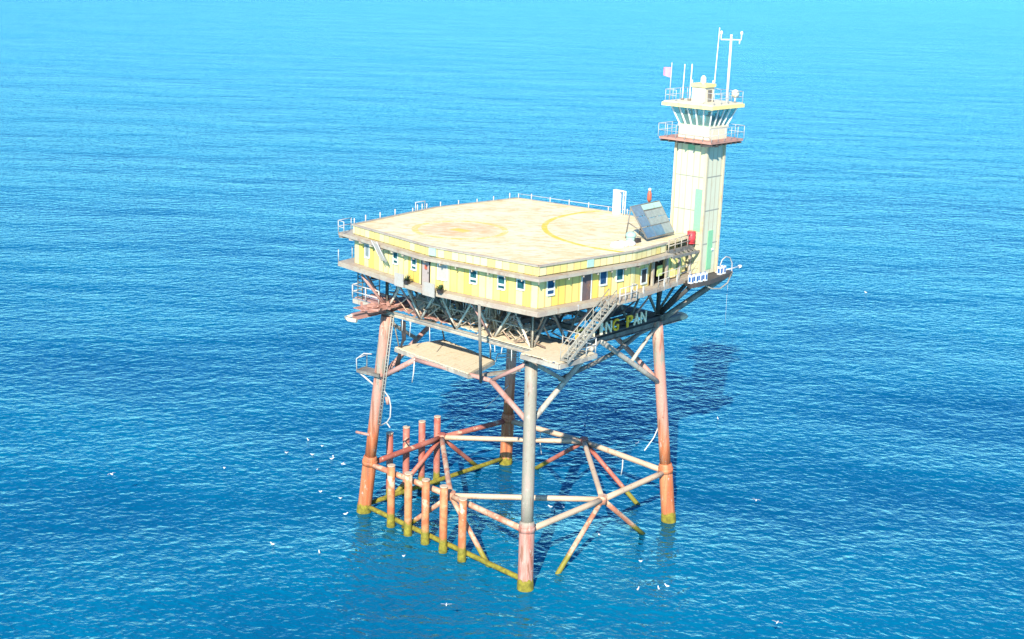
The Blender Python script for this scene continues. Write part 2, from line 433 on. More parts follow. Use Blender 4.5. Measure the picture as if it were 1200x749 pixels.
# upper V braces, secondaries
tops = {'LN': V((0, -7.75, 17.0)), 'NR': V((7.75, 0, 16.9)), 'RB': V((0, 7.7, 17.)), 'BL': V((-7.7, 0, 17.))}
for k, mt in (('LN', 'steel_pink'), ('NR', 'steel'), ('RB', 'steel_pink'), ('BL', 'steel_pink')):
    t = tops[k]
    for n in k:
        z = 12.2 if n == 'N' else 11.8
        mid = (leg(n, z) + t) / 2
        if k == 'LN': mid.z -= .1
        o = part_tube('diagonal_brace', leg(n, z), mid if k == 'LN' else t, .21, mt)
        if n == 'L' and k == 'LN': continue
        part_tube('diagonal_brace', leg(n, 16.7), mid, .15, 'steel_pink' if k == 'LN' else 'steel')
part_tube('horizontal_brace', (leg('L', 11.8) + tops['LN']) / 2 - V((0, 0, .15)), (leg('N', 12.2) + tops['LN']) / 2 - V((0, 0, .1)), .17, 'steel_pink')
# sagging pipe run on the right face
b = MB(); b.tube([(7.5, -4.2, 14.6), (7.4, -2.4, 14.75), (7.4, -.2, 14.95), (7.4, 2.2, 15.3), (7.4, 4.2, 15.8), (7.45, 6.0, 16.5), (7.5, 7.4, 17.)], .17, 10)
b.build('pipe_run', M['steel_grey'], jk)

# ------------------------------------------------------------------ fender piles
def pile(x, y, ztop, r, label, group, mat='pile', dx=0., dy=0.):
    t = thing('fender_pile', label, 'pile', (x, y, 0), group)
    b = MB(); b.tube([(x, y, -3), (x, y, .7), (x + dx / 2, y + dy / 2, ztop / 2), (x + dx, y + dy, ztop)], r, 16)
    o = b.build('pile_shaft', M[mat], t)
    b = MB(); b.tube([(x + dx, y + dy, ztop), (x + dx, y + dy, ztop + .1)], r * 1.05, 16); b.build('pile_cap', M['brace_pale'], t)
    b = MB(); b.tube([(x, y, -.4), (x, y, .1), (x, y, .4), (x, y, .6)], [r * 1.08, r * 1.12, r * 1.1, r * 1.02], 22); jag(b, 22); b.build('algae_band', M['algae'], t)
ords = ('first', 'second', 'third', 'fourth')
for i, (x, y, h) in enumerate([(-5.81, -8.69, 5.2), (-3.65, -8.85, 5.2), (-1.55, -9.0, 5.3), (.53, -9.1, 5.4), (2.61, -9.15, 5.0)]):
    pile(x, y, h, .31, ['orange red fender pile in the front row closest to the left leg', 'second orange red fender pile of the front row from the left leg',
                        'middle one of the five orange red fender piles in the front row', 'fourth fender pile of the front row, before the last short one',
                        'last fender pile of the front row, closest to the grey near leg'][i], 'fender piles in front row')
for i, (y, h) in enumerate([(-5.11, 6.0), (-3.2, 6.05), (-1.35, 6.1), (.5, 6.1)]):
    pile(-9.85, y, h, .29, ['dark rust fender pile behind the front row, closest to left leg', 'second dark rust pile of the rear row from left leg',
                          'third dark rust pile of the rear row from left leg', 'rear row fender pile with white cap where the long pale brace begins'][i], 'fender piles in rear row', 'brace_red')

# ------------------------------------------------------------------ deck truss under the house
tr = thing('deck_truss', 'grey steel truss of beams and braces between the legs and yellow deck house', 'truss', (0, 0, 17.2))
def part_beam(name, p, q, w, h, mat='steel', parent=tr, i=True):
    b = MB()
    b.ibeam(p, q, w, h) if i else b.beam(p, q, w, h)
    return b.build(name, M[mat], parent)
part_beam('lower_chord', (-8.3, -7.6, 17.35), (11.2, -7.6, 17.42), .3, .34, 'steel')
part_beam('lower_chord', (-9.0, 7.6, 17.35), (8.2, 7.6, 17.35), .42, .56, 'steel_grey')
part_beam('lower_chord', (-7.6, -11.2, 17.62), (-7.6, 8.2, 17.62), .36, .5, 'steel_pink')
part_beam('lower_chord', (7.6, -8.4, 16.95), (7.6, 10.9, 16.75), .4, .5, 'steel_grey')
part_beam('lower_chord', (7.9, -7.4, 17.35), (7.9, 8.6, 17.35), .3, .4, 'under')  # shade of the overhang is put into this chord's dark colour
for k in (-3.8, 0, 3.8):
    part_beam('cross_beam', (-7.4, k, 17.3), (7.4, k, 17.3), .3, .42, 'steel_grey')
for k in (-3.8, 3.8):
    part_beam('cross_beam', (k, -7.4, 17.28), (k, 7.4, 17.28), .28, .36, 'steel')
for k in (-7.6, -3.8, 0, 3.8, 7.6):
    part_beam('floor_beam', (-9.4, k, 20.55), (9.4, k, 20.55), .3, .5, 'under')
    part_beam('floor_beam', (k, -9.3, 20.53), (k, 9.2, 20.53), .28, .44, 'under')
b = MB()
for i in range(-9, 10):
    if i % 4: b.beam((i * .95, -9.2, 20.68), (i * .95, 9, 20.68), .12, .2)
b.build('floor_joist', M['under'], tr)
for face in range(4):
    ca, sa = [(1, 0), (0, 1), (-1, 0), (0, -1)][face]
    def w(u, d, z): return (ca * u + sa * d, sa * u - ca * d, z)      # u along the face, d outward distance
    mt = 'fan' if face == 0 else 'steel_grey'  # front braces get the painted sunlit tone, other faces a darker grey
    for k in range(4):
        u0 = -7.6 + 3.8 * k
        part_tube('web_brace', w(u0, 7.6, 17.5), w(u0 + 1.9, 7.6, 20.4), .095, mt, tr)
        part_tube('web_brace', w(u0 + 1.9, 7.6, 20.4), w(u0 + 3.8, 7.6, 17.5), .095, mt, tr)
        part_tube('web_brace', w(u0, 3.8, 17.5), w(u0 + 1.9, 3.8, 20.4), .11, 'under', tr)  # inner rows take the steel darkened for shade
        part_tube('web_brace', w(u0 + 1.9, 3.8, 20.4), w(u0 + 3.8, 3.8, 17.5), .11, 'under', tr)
    for u, mt2 in ((-7.6, 'steel_pink' if face == 0 else 'fan' if face == 1 else mt), (7.6, mt)):
        part_tube('corner_post', w(u, 7.6, 17.5), w(u, 7.6, 20.4), .13, mt2, tr)
        if (face, u > 0) in ((3, True), (0, False), (1, True), (2, True)):
            part_tube('outrigger_brace', w(u, 7.6, 17.7), w(u * 1.27, 8.3, 20.6), .11, 'steel_pink' if face in (3, 0) else mt2, tr)
    for u in (-3.8, 0, 3.8):
        part_tube('outrigger_brace', w(u, 7.7, 17.6), w(u, 9.9, 20.6), .075, 'steel_pink' if u else 'under', tr)
# pipes hung beneath the floor
b = MB()
for i in range(14):
    x = random.uniform(-7, 6.5); z = random.uniform(19.1, 20.2)
    if i % 2: b.tube([(x, -7.2, z), (x + .3, 0, z - .1), (x, 7.2, z)], random.uniform(.05, .12), 8)
    else: b.tube([(-7.2, x, z), (0, x + .2, z + .1), (7.2, x, z)], random.uniform(.05, .12), 8)
b.build('pipework', M['under'], tr)  # coloured dark to deepen the shade in the truss
rr = random.Random(3)
b = MB()
for k in range(46):
    x = rr.uniform(-7, 7); y = rr.uniform(-7.5, -3); z = rr.uniform(17.7, 20.2); a = rr.choice((0, 1.2, -1.0, .5, 2.2)); l = rr.uniform(.8, 2.6)
    b.tube([(x, y, z), (x + l * math.cos(a), y + rr.uniform(-.3, .3), min(20.4, max(17.7, z + l * math.sin(a))))], rr.uniform(.035, .085), 6)
for k in range(8):
    x = -7.2 + 1.8 * k; b.tube([(x, -7.35, 17.6), (x + 1.8, -7.35, 19.0)], .05, 6); b.tube([(x + 1.8, -7.3, 17.6), (x, -7.3, 19.0)], .05, 6)
b.tube([(-7.5, -7.4, 19.0), (7.5, -7.4, 18.95)], .07, 8)
b.build('bracing_rods', M['steel_rod'], tr)
for k in range(96):
    x = rr.uniform(-8, 8); y = rr.uniform(-7.6, 2); z = rr.uniform(17.5, 20.3); a = rr.uniform(0, 6.3); l = rr.uniform(.3, 1.6); e = rr.uniform(-.5, .5)
    b = MB(); b.beam((x, y, z), (x + l * math.cos(a), y + l * math.sin(a) * .5, max(17.5, z + l * e)), rr.uniform(.06, .3), rr.uniform(.04, .14)); b.build('torn_bracket', M['rustdark'], tr)
b = MB()
for k in range(16):
    x = rr.uniform(-7.2, 6.5); y = rr.uniform(-7.7, -5.5); d = rr.uniform(.5, 1.6); l = rr.uniform(-1.4, 1.4)
    b.tube([(x, y, 20.3), (x + l * .3, y, 20.3 - d), (x + l * .7, y, 20.3 - d * 1.1), (x + l, y, 19.9)], .03, 5)
for k in range(9):
    x = rr.uniform(-7.5, 6); b.tube([(x, -7.7, 17.2), (x + rr.uniform(-.2, .2), -7.75, 17.2 - rr.uniform(.3, 1.3))], .035, 5)
b.build('hanging_cable', M['cable'], tr)
for (x0_, x1_, y_, z0_, z1_, mt_) in ((-6.2, -3.4, -6.6, 17.75, 19.2, 'mesh_green'), (-2.2, -.6, -5.9, 17.8, 18.9, 'steel_grey'), (1.0, 3.0, -5.2, 17.8, 19.4, 'plank'), (4.2, 5.4, -5.8, 17.8, 18.6, 'fan')):
    b = MB(); b.hexa([(x0_, y_, z0_), (x1_, y_ + .1, z0_), (x1_, y_ + .16, z0_), (x0_, y_ + .06, z0_), (x0_ + .2, y_ + .7, z1_ - .3), (x1_ - .3, y_ + .8, z1_), (x1_ - .3, y_ + .86, z1_), (x0_ + .2, y_ + .76, z1_ - .3)])
    b.build('loose_panel', M[mt_], tr)
# timber platforms at corners
def planks(name, x0, x1, y0, y1, z, mat='plank', along='x', miss=0., parent=tr, w=.28, t=.07):
    b = MB(); k0, k1 = (y0, y1) if along == 'x' else (x0, x1); k = k0
    while k < k1 - .02:
        e = min(k + w - .02, k1)
        if random.random() >= miss:
            j = random.uniform(-.12, .12); dz = random.uniform(-.015, .015)
            if along == 'x': b.box(x0 + j, x1 + j, k, e, z + dz, z + t + dz)
            else: b.box(k, e, y0 + j, y1 + j, z + dz, z + t + dz)
        k += w
    return b.build(name, M[mat], parent)
planks('platform_planking', 2.6, 8.0, -7.9, -5.2, 17.68)
planks('platform_planking', 8.0, 11.4, -9.1, -5.2, 17.68, along='y')
planks('platform_planking', -10.9, -7.4, -8.0, -5.4, 17.95, mat='steel_pink', miss=.15)
planks('platform_planking', -8.6, -6.6, -10.3, -4.2, 17.95, mat='pinkrust', along='y', miss=.1)
planks('platform_planking', -6.5, -2.6, -6.6, -3.9, 17.68, miss=.2)
planks('platform_planking', -2.4, 2.4, -6.8, -4.2, 17.6, miss=.45)
planks('platform_planking', -6.6, -1.0, -7.4, -6.7, 17.7, along='y', mat='pinkrust')
planks('platform_planking', -1.0, 3.0, -7.4, -6.6, 17.72, along='y')
planks('platform_planking', 4.8, 7.4, 3.0, 7.4, 17.62, mat='under', along='y', miss=.25)
part_beam('edge_beam', (8.0, -9.2, 17.5), (11.5, -9.2, 17.5), .2, .3, 'steel', i=False)
part_beam('edge_beam', (11.5, -9.2, 17.5), (11.5, -5.1, 17.5), .2, .3, 'steel', i=False)
part_beam('edge_beam', (8.0, -5.1, 17.45), (11.5, -5.1, 17.45), .2, .36, 'steel', i=False)
part_beam('edge_beam', (-11, -8.1, 17.75), (-7.8, -8.1, 17.75), .18, .34, 'steel', i=False)
part_beam('edge_beam', (-11, -5.3, 17.75), (-7.8, -5.3, 17.75), .18, .34, 'steel_pink', i=False)
b = MB(); b.tube([(-8.2, -11.3, 17.45), (-7.6, -11.55, 17.45), (-7.0, -11.3, 17.45)], .16, 10); b.tube([(-8.3, -11.3, 17.45), (-8.3, -8.2, 17.6)], .12, 10); b.build('end_fender', M['cream'], tr)

def railing(name, pts, h, mat='rail', parent=None, step=1.6, r=.035, rails=(1., .5), kick=None):
    b = MB()
    for i in range(len(pts) - 1):
        p, q = V(pts[i]), V(pts[i + 1]); k = max(1, round((q - p).length / step))
        for j in range(k + (1 if i == len(pts) - 2 else 0)):
            a = p.lerp(q, j / k); b.tube([a, a + V((0, 0, h))], r * 1.15, 6)
        for f in rails:
            b.tube([p + V((0, 0, h * f)), q + V((0, 0, h * f))], r, 6)
    return b.build(name, M[mat], parent)
railing('railing', [(-7.9, -8.2, 18.0), (-11, -8.2, 18.0), (-11, -5.3, 18.0)], 1.1, parent=tr, step=1.5, r=.05)
railing('railing', [(11.45, -7.4, 17.75), (11.45, -6.2, 17.75)], 1.0, parent=tr, r=.035)
railing('railing', [(11.45, -6.2, 17.75), (11.45, -5.15, 17.75), (8.4, -5.15, 17.75)], 1.05, parent=tr, r=.045)

b = MB()
for sx in (0, .55):
    b.tube([(-10.6 + sx, -8.0, 18.0), (-10.0 + sx, -8.5, 20.9)], .045, 6)
for k in range(9):
    f = (k + .5) / 9; x_, y_, z_ = lerp((-10.6, -8.0, 18.0), (-10.0, -8.5, 20.9), f); b.beam((x_, y_, z_), (x_ + .55, y_, z_), .1, .06)
b.build('access_ladder', M['steel_grey'], tr)
# clutter standing on the truss: tanks, crates, a rack
def tank(p, q, r, label, mat='teal'):
    p, q = V(p), V(q); t = thing('tank', label, 'tank', (p + q) / 2, 'tanks under the deck house'); d = (q - p).normalized()
    b = MB(); b.tube([p - d * .18, p - d * .1, p, q, q + d * .1, q + d * .18], [r * .3, r * .8, r, r, r * .8, r * .3], 16); b.build('tank_shell', M[mat], t)
    for f in (.2, .8):
        c = p.lerp(q, f); b = MB(); b.box(c.x - .12, c.x + .12, c.y - r * .9, c.y + r * .9, c.z - r - .25, c.z - r * .5); b.build('saddle', M['steel_grey'], t)
tank((-5.6, -5.2, 18.5), (-3.4, -5.4, 18.5), .52, 'greenish grey tank lying under the house nearest the left leg')
tank((-.9, -5.6, 18.3), (.9, -5.6, 18.3), .45, 'pale tank lying under the middle of the house front', 'cream')
tank((2.6, -3.2, 18.7), (5.0, -3.2, 18.7), .6, 'dark tank lying deep in shade under the house', 'under')
t = thing('pipe_stack', 'cone shaped bundle of pale pipes standing under the house front', 'pipes', (2.1, -6.3, 17.7))
b = MB()
for k in range(9):
    a = k * .7; b.tube([(2.1 + .75 * math.cos(a), -6.3 + .75 * math.sin(a), 17.72), (2.1 + .1 * math.cos(a + 2), -6.3 + .1 * math.sin(a + 2), 19.9)], .08, 8)
b.build('pipe_bundle', M['cream'], t)
b = MB(); b.tube([(1.75, -6.3, 18.9), (2.1, -5.95, 18.95), (2.45, -6.3, 18.9), (2.1, -6.65, 18.85), (1.75, -6.3, 18.9)], .04, 6); b.build('tie_band', M['steel_grey'], t)
b = MB()
for k in range(34):
    x = random.uniform(-8.4, -6.6); y = random.uniform(-10., -5.2); z = 18.05 + random.uniform(0, .1)
    a = random.uniform(0, 6.3); l = random.uniform(.2, .7)
    b.beam((x, y, z), (x + l * math.cos(a), y + l * math.sin(a), z + random.uniform(0, .2)), random.uniform(.08, .22), random.uniform(.06, .2))
tag(b.build('scrap_pile', M['pinkrust']), 'heap of rusty pinkish scrap on the left corner platform', 'scrap')
b = MB(); b.box(-5.6, 5.9, -6.1, -5.85, 17.76, 17.83); b.box(-5.6, 5.9, -5.3, -5.1, 17.76, 17.83)
for k in range(95):
    x = random.uniform(-6.8, 5.8); y = random.uniform(-6.9, -4.4); z = 17.82 + (random.random() ** 2) * .5
    a = random.uniform(0, 6.3); l = random.uniform(.3, 1.1)
    b.beam((x, y, z), (x + l * math.cos(a), y + l * .6 * math.sin(a), z + random.uniform(0, 1.1)), random.uniform(.06, .18), random.uniform(.05, .15))
tag(b.build('timber_scrap', M['plank']), 'loose boards and offcuts strewn on the deck beams under the house front', 'scrap')

# ------------------------------------------------------------------ sign letters
sg = thing('letter_sign', 'FRYING PAN sign of cream and yellow cut out letters along the dark right beam', 'sign', (8.4, .7, 17.5))
ys = -3.72
for ch in 'FRYING PAN':
    if ch != ' ':
        cu = bpy.data.curves.new('letter', 'FONT'); cu.body = ch; cu.size = 1.28; cu.extrude = .05; cu.offset = .022
        to = bpy.data.objects.new('tmp', cu); col.objects.link(to)
        bpy.context.view_layer.update()
        me = bpy.data.meshes.new_from_object(to.evaluated_get(bpy.context.evaluated_depsgraph_get()))
        bpy.data.objects.remove(to)
        xs = [v.co.x for v in me.vertices]; x0, x1 = min(xs), max(xs)
        wd = .30 if ch == 'I' else .74
        sx = wd / (x1 - x0)
        off = (.88 - wd) / 2
        for v in me.vertices:
            x, y, z = v.co
            v.co = (z, ys + off + (x - x0) * sx - .7, y + .08)
        me.materials.clear(); me.materials.append(M['letter_yellow' if ch in 'FGP' else 'letter_pale'])
        o = bpy.data.objects.new('letter', me); col.objects.link(o); o.parent = sg
        if ch in 'FGP': o['label'] = 'yellow letter ' + ch
        else: o['label'] = 'cream letter ' + ch
    ys += .88
b = MB(); b.beam((8.3, -3.9, 17.52), (8.3, 5.3, 17.52), .08, .1); b.beam((8.25, -3.9, 18.3), (8.25, 5.3, 18.3), .05, .07); b.build('sign_rail', M['under'], sg)

# ------------------------------------------------------------------ deck house
Lc, M1, Nc, M2, Re = (-9.5, -9.3), (.1, -10.5), (9.5, -9.4), (10.75, -.3), (9.95, 8.3)
Rn, M3, Bc, M4 = (7.85, 8.35), (0, 11.0), (-9.6, 9.8), (-10.8, .8)
OUT = [Lc, M1, Nc, M2, Re, (7.9, 8.32), (7.88, 10.2), M3, Bc, M4]
CONV = [Lc, M1, Nc, M2, (9.95, 8.32), (8.0, 10.2), M3, Bc, M4]
def offset(poly, ds):
    n = len(poly); r = []
    for i in range(n):
        p0, p1, p2 = V((*poly[i - 1], 0)), V((*poly[i], 0)), V((*poly[(i + 1) % n], 0))
        d1, d2 = (p1 - p0).normalized(), (p2 - p1).normalized()
        n1, n2 = V((d1.y, -d1.x, 0)), V((d2.y, -d2.x, 0))
        a, c = ds[i - 1], ds[i]
        # intersect the two offset lines
        q1, q2 = p1 + n1 * a, p1 + n2 * c
        den = d1.x * d2.y - d1.y * d2.x
        if abs(den) < .02: x = q1
        else:
            t = ((q2.x - q1.x) * d2.y - (q2.y - q1.y) * d2.x) / den; x = q1 + d1 * t
        r.append((x.x, x.y))
    return r
Z0, Z1, ZT = 21.3, 23.62, 24.3
hs = thing('deck_house', 'large yellow clad deck house with flat cream helideck roof, on top of the legs', 'building', (0, 0, 21.0))
def wall_piece(b, p, q, z0, z1, u0=0.):
    l = math.dist(p, q)
    b.face([(*p, z0), (*q, z0), (*q, z1), (*p, z1)], [(u0, z0), (u0 + l, z0), (u0 + l, z1), (u0, z1)])
inner = offset(OUT, [-.12] * len(OUT))
# each face of walls: closed slabs with UVs on the outside
def wall(p, q, z0, z1, mat, name, parent, u0=0., th=.12):
    b = MB(); wall_piece(b, p, q, z0, z1, u0)
    d = (V((*q, 0)) - V((*p, 0))).normalized(); nn = V((-d.y, d.x, 0)) * th
    pi, qi = (p[0] + nn.x, p[1] + nn.y), (q[0] + nn.x, q[1] + nn.y)
    wall_piece(b, qi, pi, z0, z1); b.face([(*p, z1), (*q, z1), (*qi, z1), (*pi, z1)]); b.face([(*p, z0), (*pi, z0), (*qi, z0), (*q, z0)])
    b.face([(*p, z0), (*p, z1), (*pi, z1), (*pi, z0)]); b.face([(*q, z0), (*qi, z0), (*qi, z1), (*q, z1)])
    return b.build(name, M[mat], parent)
PORCH0 = (10.52, 2.1)
segs = [(Lc, M1), (M1, Nc), (Nc, M2), (M2, PORCH0), (M3, Bc), (Bc, M4), (M4, Lc), ((7.88, 10.2), M3)]
u = 0
for p, q in segs:
    wall(p, q, Z0, Z1, 'wall', 'wall', hs, u); u += math.dist(p, q) + 1.3
# recessed porch
wall(PORCH0, (9.0, 2.15), Z0, Z1, 'wall', 'wall', hs, 3.); wall((9.0, 2.15), (8.75, 8.25), Z0, Z1, 'wall', 'wall', hs, 5.1)
# parapet fascia
u = 40
pout = offset(OUT, [.1] * len(OUT))
for i, (p, q) in enumerate([(pout[0], pout[1]), (pout[1], pout[2]), (pout[2], pout[3]), (pout[3], (10.6, 4.0)), (pout[7], pout[8]), (pout[8], pout[9]), (pout[9], pout[0]), ((7.9, 10.3), pout[7])]):
    wall(p, q, Z1 + .02, ZT + .0, 'fascia', 'fascia', hs, u); u += math.dist(p, q) + .7
    b = MB(); b.beam((*p, ZT + .02), (*q, ZT + .02), .22, .1); b.build('roof_edge', M['walk'], hs)
# roof
b = MB(); b.prism(OUT, ZT - .25, ZT - .01); b.build('roof', M['roof'], hs)
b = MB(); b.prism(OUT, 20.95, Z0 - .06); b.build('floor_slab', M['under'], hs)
# blue grey panels let into the fascia at the bends
for p, q, f in ((M1, Nc, .0), (Nc, M2, .48)):
    d = (V((*q, 0)) - V((*p, 0))).normalized(); nn = V((d.y, -d.x, 0)); c = V((*p, 0)).lerp(V((*q, 0)), f) + nn * .13
    b = MB(); e = d * .62
    b.hexa([c + V((0, 0, Z1 + .08)), c + e + V((0, 0, Z1 + .08)), c + e + nn * .08 + V((0, 0, Z1 + .08)), c + nn * .08 + V((0, 0, Z1 + .08)),
            c + V((0, 0, ZT - .05)), c + e + V((0, 0, ZT - .05)), c + e + nn * .08 + V((0, 0, ZT - .05)), c + nn * .08 + V((0, 0, ZT - .05))])
    b.build('fascia_panel', M['teal'], hs)
# walkways: upper (catwalk round the eaves) and lower
# edges of CONV: 0 L-M1, 1 M1-N, 2 N-M2, 3 M2-Re, 4 Re-.., 5 ..-M3, 6 M3-B, 7 B-M4, 8 M4-L
WU = offset(CONV, [.7, .7, .7, .7, .1, .7, .7, 1.35, 1.35]); WI = offset(CONV, [.12] * 9)
b = MB(); b.ring(WU, WI, 23.36, 23.58, skip=(3, 4))
b.hexa([(*WU[3], 23.36), (11.25, 4.0, 23.36), (10.5, 4.0, 23.36), (*WI[3], 23.36), (*WU[3], 23.58), (11.25, 4.0, 23.58), (10.5, 4.0, 23.58), (*WI[3], 23.58)])
b.build('upper_walkway', M['walk'], hs)
WL = offset(CONV, [.74, .74, .74, .74, .6, .74, .74, 1.3, 1.3])
b = MB(); b.ring(WL, offset(CONV, [-.05] * 9), 21.02, 21.28, skip=(4,)); b.build('lower_walkway', M['walk'], hs)
b = MB()
for i in range(9):
    if i == 4: continue
    p, q = WL[i], WL[(i + 1) % 9]; b.beam((*p, 21.06), (*q, 21.06), .1, .26)
b.build('walkway_edge', M['walk'], hs)
# brackets below eaves walkway
b = MB()
for i in range(9):
    if i == 4: continue
    p, q, pi, qi = [V((*x, 0)) for x in (WU[i], WU[(i + 1) % 9], WI[i], WI[(i + 1) % 9])]
    k = max(2, int((q - p).length / 1.3))
    if i == 3: k = 3
    for j in range(k + 1):
        f = j / k * (.5 if i == 3 else 1)
        o_, n_ = p.lerp(q, f) * .995, pi.lerp(qi, f)
        b = MB(); b.beam((n_.x, n_.y, 23.26), (o_.x, o_.y, 23.26), .08, .16); b.build('eaves_bracket', M['walk'], hs)
# railings
def on(i, f, W, z): p = V((*W[i], 0)).lerp(V((*W[(i + 1) % 9], 0)), f); return (p.x, p.y, z)
railing('railing', [on(8, .86, WU, 23.58), on(0, 0, WU, 23.58), on(0, .07, WU, 23.58)], .95, parent=hs, step=3.1, r=.03)
railing('railing', [on(8, .85, WL, 21.28), on(0, 0, WL, 21.28)], .95, parent=hs, step=4, r=.03, rails=())
b = MB()
for i, f in ((2, .38), (2, .66), (3, .06), (3, .4), (3, .62), (3, .85)):
    x, y, z = on(i, f, WL, 21.0); b = MB(); b.box(x - .05, x + .05, y - .05, y + .05, z - .12, z + (.75 if i == 3 else .3)); b.build('rail_post', M['rail'], hs)
railing('railing', [on(3, .3, WL, 21.28), on(4, 0, WL, 21.28)], 1.0, parent=hs, step=1.5, r=.02)
# low net stanchions standing round the far roof edges
b = MB()
for p, q, ks in ((Bc, M4, (.1, .3, .5, .72, .93)), (M4, Lc, (.1, .16, .22, .28, .5, .68, .85, .98)), (M3, Bc, (.05, .25, .45, .65, .85, .99)), ((7.88, 10.2), M3, (.2, .5, .8))):
    for k in ks:
        x = p[0] + (q[0] - p[0]) * k; y = p[1] + (q[1] - p[1]) * k; s = 1.012
        b.tube([(x * s, y * s, ZT - .1), (x * s, y * s, ZT + random.uniform(.35, .6))], .045, 6)
b.build('net_stanchion', M['rail'], hs)
b = MB(); b.tube([(M3[0], M3[1] + .14, ZT + .42), (Bc[0], Bc[1] + .14, ZT + .42)], .025, 6); b.tube([(7.8, 10.35, ZT + .45), (M3[0], M3[1] + .14, ZT + .42)], .025, 6)
x0, y0 = -10.6, -1.1
b.tube([(x0 - .1, y0 - .5, ZT), (x0 - .1, y0 - .5, ZT + .75), (x0 - .15, y0 + .6, ZT + .75), (x0 - .15, y0 + .6, ZT)], .04, 6)
b.build('net_rail', M['rail'], hs)
# windows & doors
def opening(p, q, f, z0, z1, wd, kind, glass='glass', label=None, split=True):
    P, Q = V((*p, 0)), V((*q, 0)); d = (Q - P).normalized(); nn = V((d.y, -d.x, 0)); c = P + d * f
    def quad(mb, u0, u1, a, e, o0, o1):
        mb.hexa([c + d * u0 + nn * o0 + V((0, 0, a)), c + d * u1 + nn * o0 + V((0, 0, a)), c + d * u1 + nn * o1 + V((0, 0, a)), c + d * u0 + nn * o1 + V((0, 0, a)),
                 c + d * u0 + nn * o0 + V((0, 0, e)), c + d * u1 + nn * o0 + V((0, 0, e)), c + d * u1 + nn * o1 + V((0, 0, e)), c + d * u0 + nn * o1 + V((0, 0, e))])
    h = wd / 2
    if kind == 'window':
        b = MB(); quad(b, -h, h, z0, z1, .004, .03); w = b.build('window', M[glass], hs)
        b = MB(); t = .07
        quad(b, -h - t, -h, z0 - t, z1 + t, .003, .07); quad(b, h, h + t, z0 - t, z1 + t, .003, .07)
        quad(b, -h, h, z1, z1 + t, .003, .07); quad(b, -h - .04, h + .04, z0 - .12, z0, .003, .12)
        b.build('window_frame', M['frame'], w)
        if split:
            b = MB(); zm = z0 + (z1 - z0) * .34; quad(b, -h, h, zm - .1, zm + .05, .031, .06); b.build('window_bar', M['frame'], w)
    else:
        b = MB(); quad(b, -h, h, z0, z1, .004, .05); w = b.build('door', M[glass], hs)
        b = MB(); t = .08; quad(b, -h - t, -h, z0, z1 + t, .003, .08); quad(b, h, h + t, z0, z1 + t, .003, .08); quad(b, -h, h, z1, z1 + t, .003, .08)
        b.build('door_frame', M['frame' if kind == 'door' else 'dark'], w)
        b = MB(); quad(b, h - .16, h - .08, z0 + .95, z0 + 1.1, .051, .09); b.build('handle', M['steel_grey'], w)
    if label: w['label'] = label
    return c, d, nn, w
opening(Lc, M1, 1.75, 22.1, 23.0, .5, 'window', 'solar_pale', 'pale grey window near left corner', split=False)
opening(Lc, M1, 5.45, 22.3, 23.15, .5, 'window', 'glass'); opening(Lc, M1, 7.75, 22.28, 23.12, .5, 'window', 'glass')
c, d, nn, dr = opening(Lc, M1, 9.2, Z0, 23.1, .85, 'doorx', 'doorgrey', 'grey door under a dark lintel')
b = MB(); k = c + nn * .07; b.hexa([k + d * a + nn * o_ + V((0, 0, z)) for z in (22.55, 22.85) for a, o_ in ((-.05, 0), (.2, 0), (.2, .05), (-.05, .05))]); b.build('door_sign', M['orange'], dr)
opening(M1, Nc, 1.15, 22.1, 23.1, .8, 'window', 'screen', 'white boarded up window', split=False)
opening(M1, Nc, 3.95, 22.28, 23.12, .55, 'window', 'glass'); opening(M1, Nc, 6.4, 22.25, 23.1, .55, 'window', 'glass'); opening(M1, Nc, 8.05, 22.5, 23.1, .58, 'window', 'glass', split=False)
opening(Nc, M2, 1.15, 22.2, 23.25, .6, 'window', 'glass_blue')
opening(Nc, M2, 4.55, Z0, 23.15, .85, 'door', 'doorbrown', 'dark open looking door on the right face')
opening(Nc, M2, 6.2, 22.25, 23.15, .62, 'window', 'glass_blue', split=False); opening(Nc, M2, 7.85, 22.35, 23.2, .62, 'window', 'glass', split=False)
opening(M2, PORCH0, 1.6, 21.7, 22.7, .7, 'window', 'dark', 'dark louvred window', split=False)
opening((9.0, 2.15), (8.75, 8.25), 1.2, Z0, 23.2, .9, 'doorx', 'dark', 'dark porch doorway'); opening((9.0, 2.15), (8.75, 8.25), 3.4, Z0, 23.2, .9, 'doorx', 'dark', 'dark porch doorway')
# porch posts, grey beams and torn eaves in front of the tower
b = MB()
for y, x in ((2.3, 10.7), (4.2, 10.6), (6.2, 10.35), (8.0, 10.1)):
    b = MB(); b.box(x - .09, x + .09, y - .09, y + .09, Z0, 23.4); b.build('porch_post', M['walk'], hs)
b = MB(); b.beam((10.62, 3.9, 23.55), (10.1, 8.3, 23.4), .22, .34); b.beam((11.2, 4.0, 23.3), (10.7, 8.3, 23.1), .14, .2)
for k in range(7):
    y = 4.2 + k * .62; b.beam((10.1, y, 23.5 - .02 * k), (11.2 - .06 * k, y + .1, 23.2 - .02 * k), .1, .12)
b.build('porch_beam', M['steel_grey'], hs)
railing('railing', [(10.75, 4.1, 23.6), (10.2, 8.2, 23.5)], .95, parent=hs, step=1.05, r=.04, mat='walk')
for (x, y, z0, z1, mt) in ((10.6, 3.3, 21.9, 22.7, 'olive'), (10.35, 4.7, 21.5, 23.2, 'olive'), (10.3, 5.5, 21.4, 22.9, 'yellow'), (10.2, 6.4, 21.4, 23.0, 'olive'), (9.9, 7.3, 21.5, 23.3, 'yellow')):
    b = MB(); b.box(x - .05, x + .05, y - .3, y + .3, z0, z1); b.build('porch_panel', M[mt], hs)
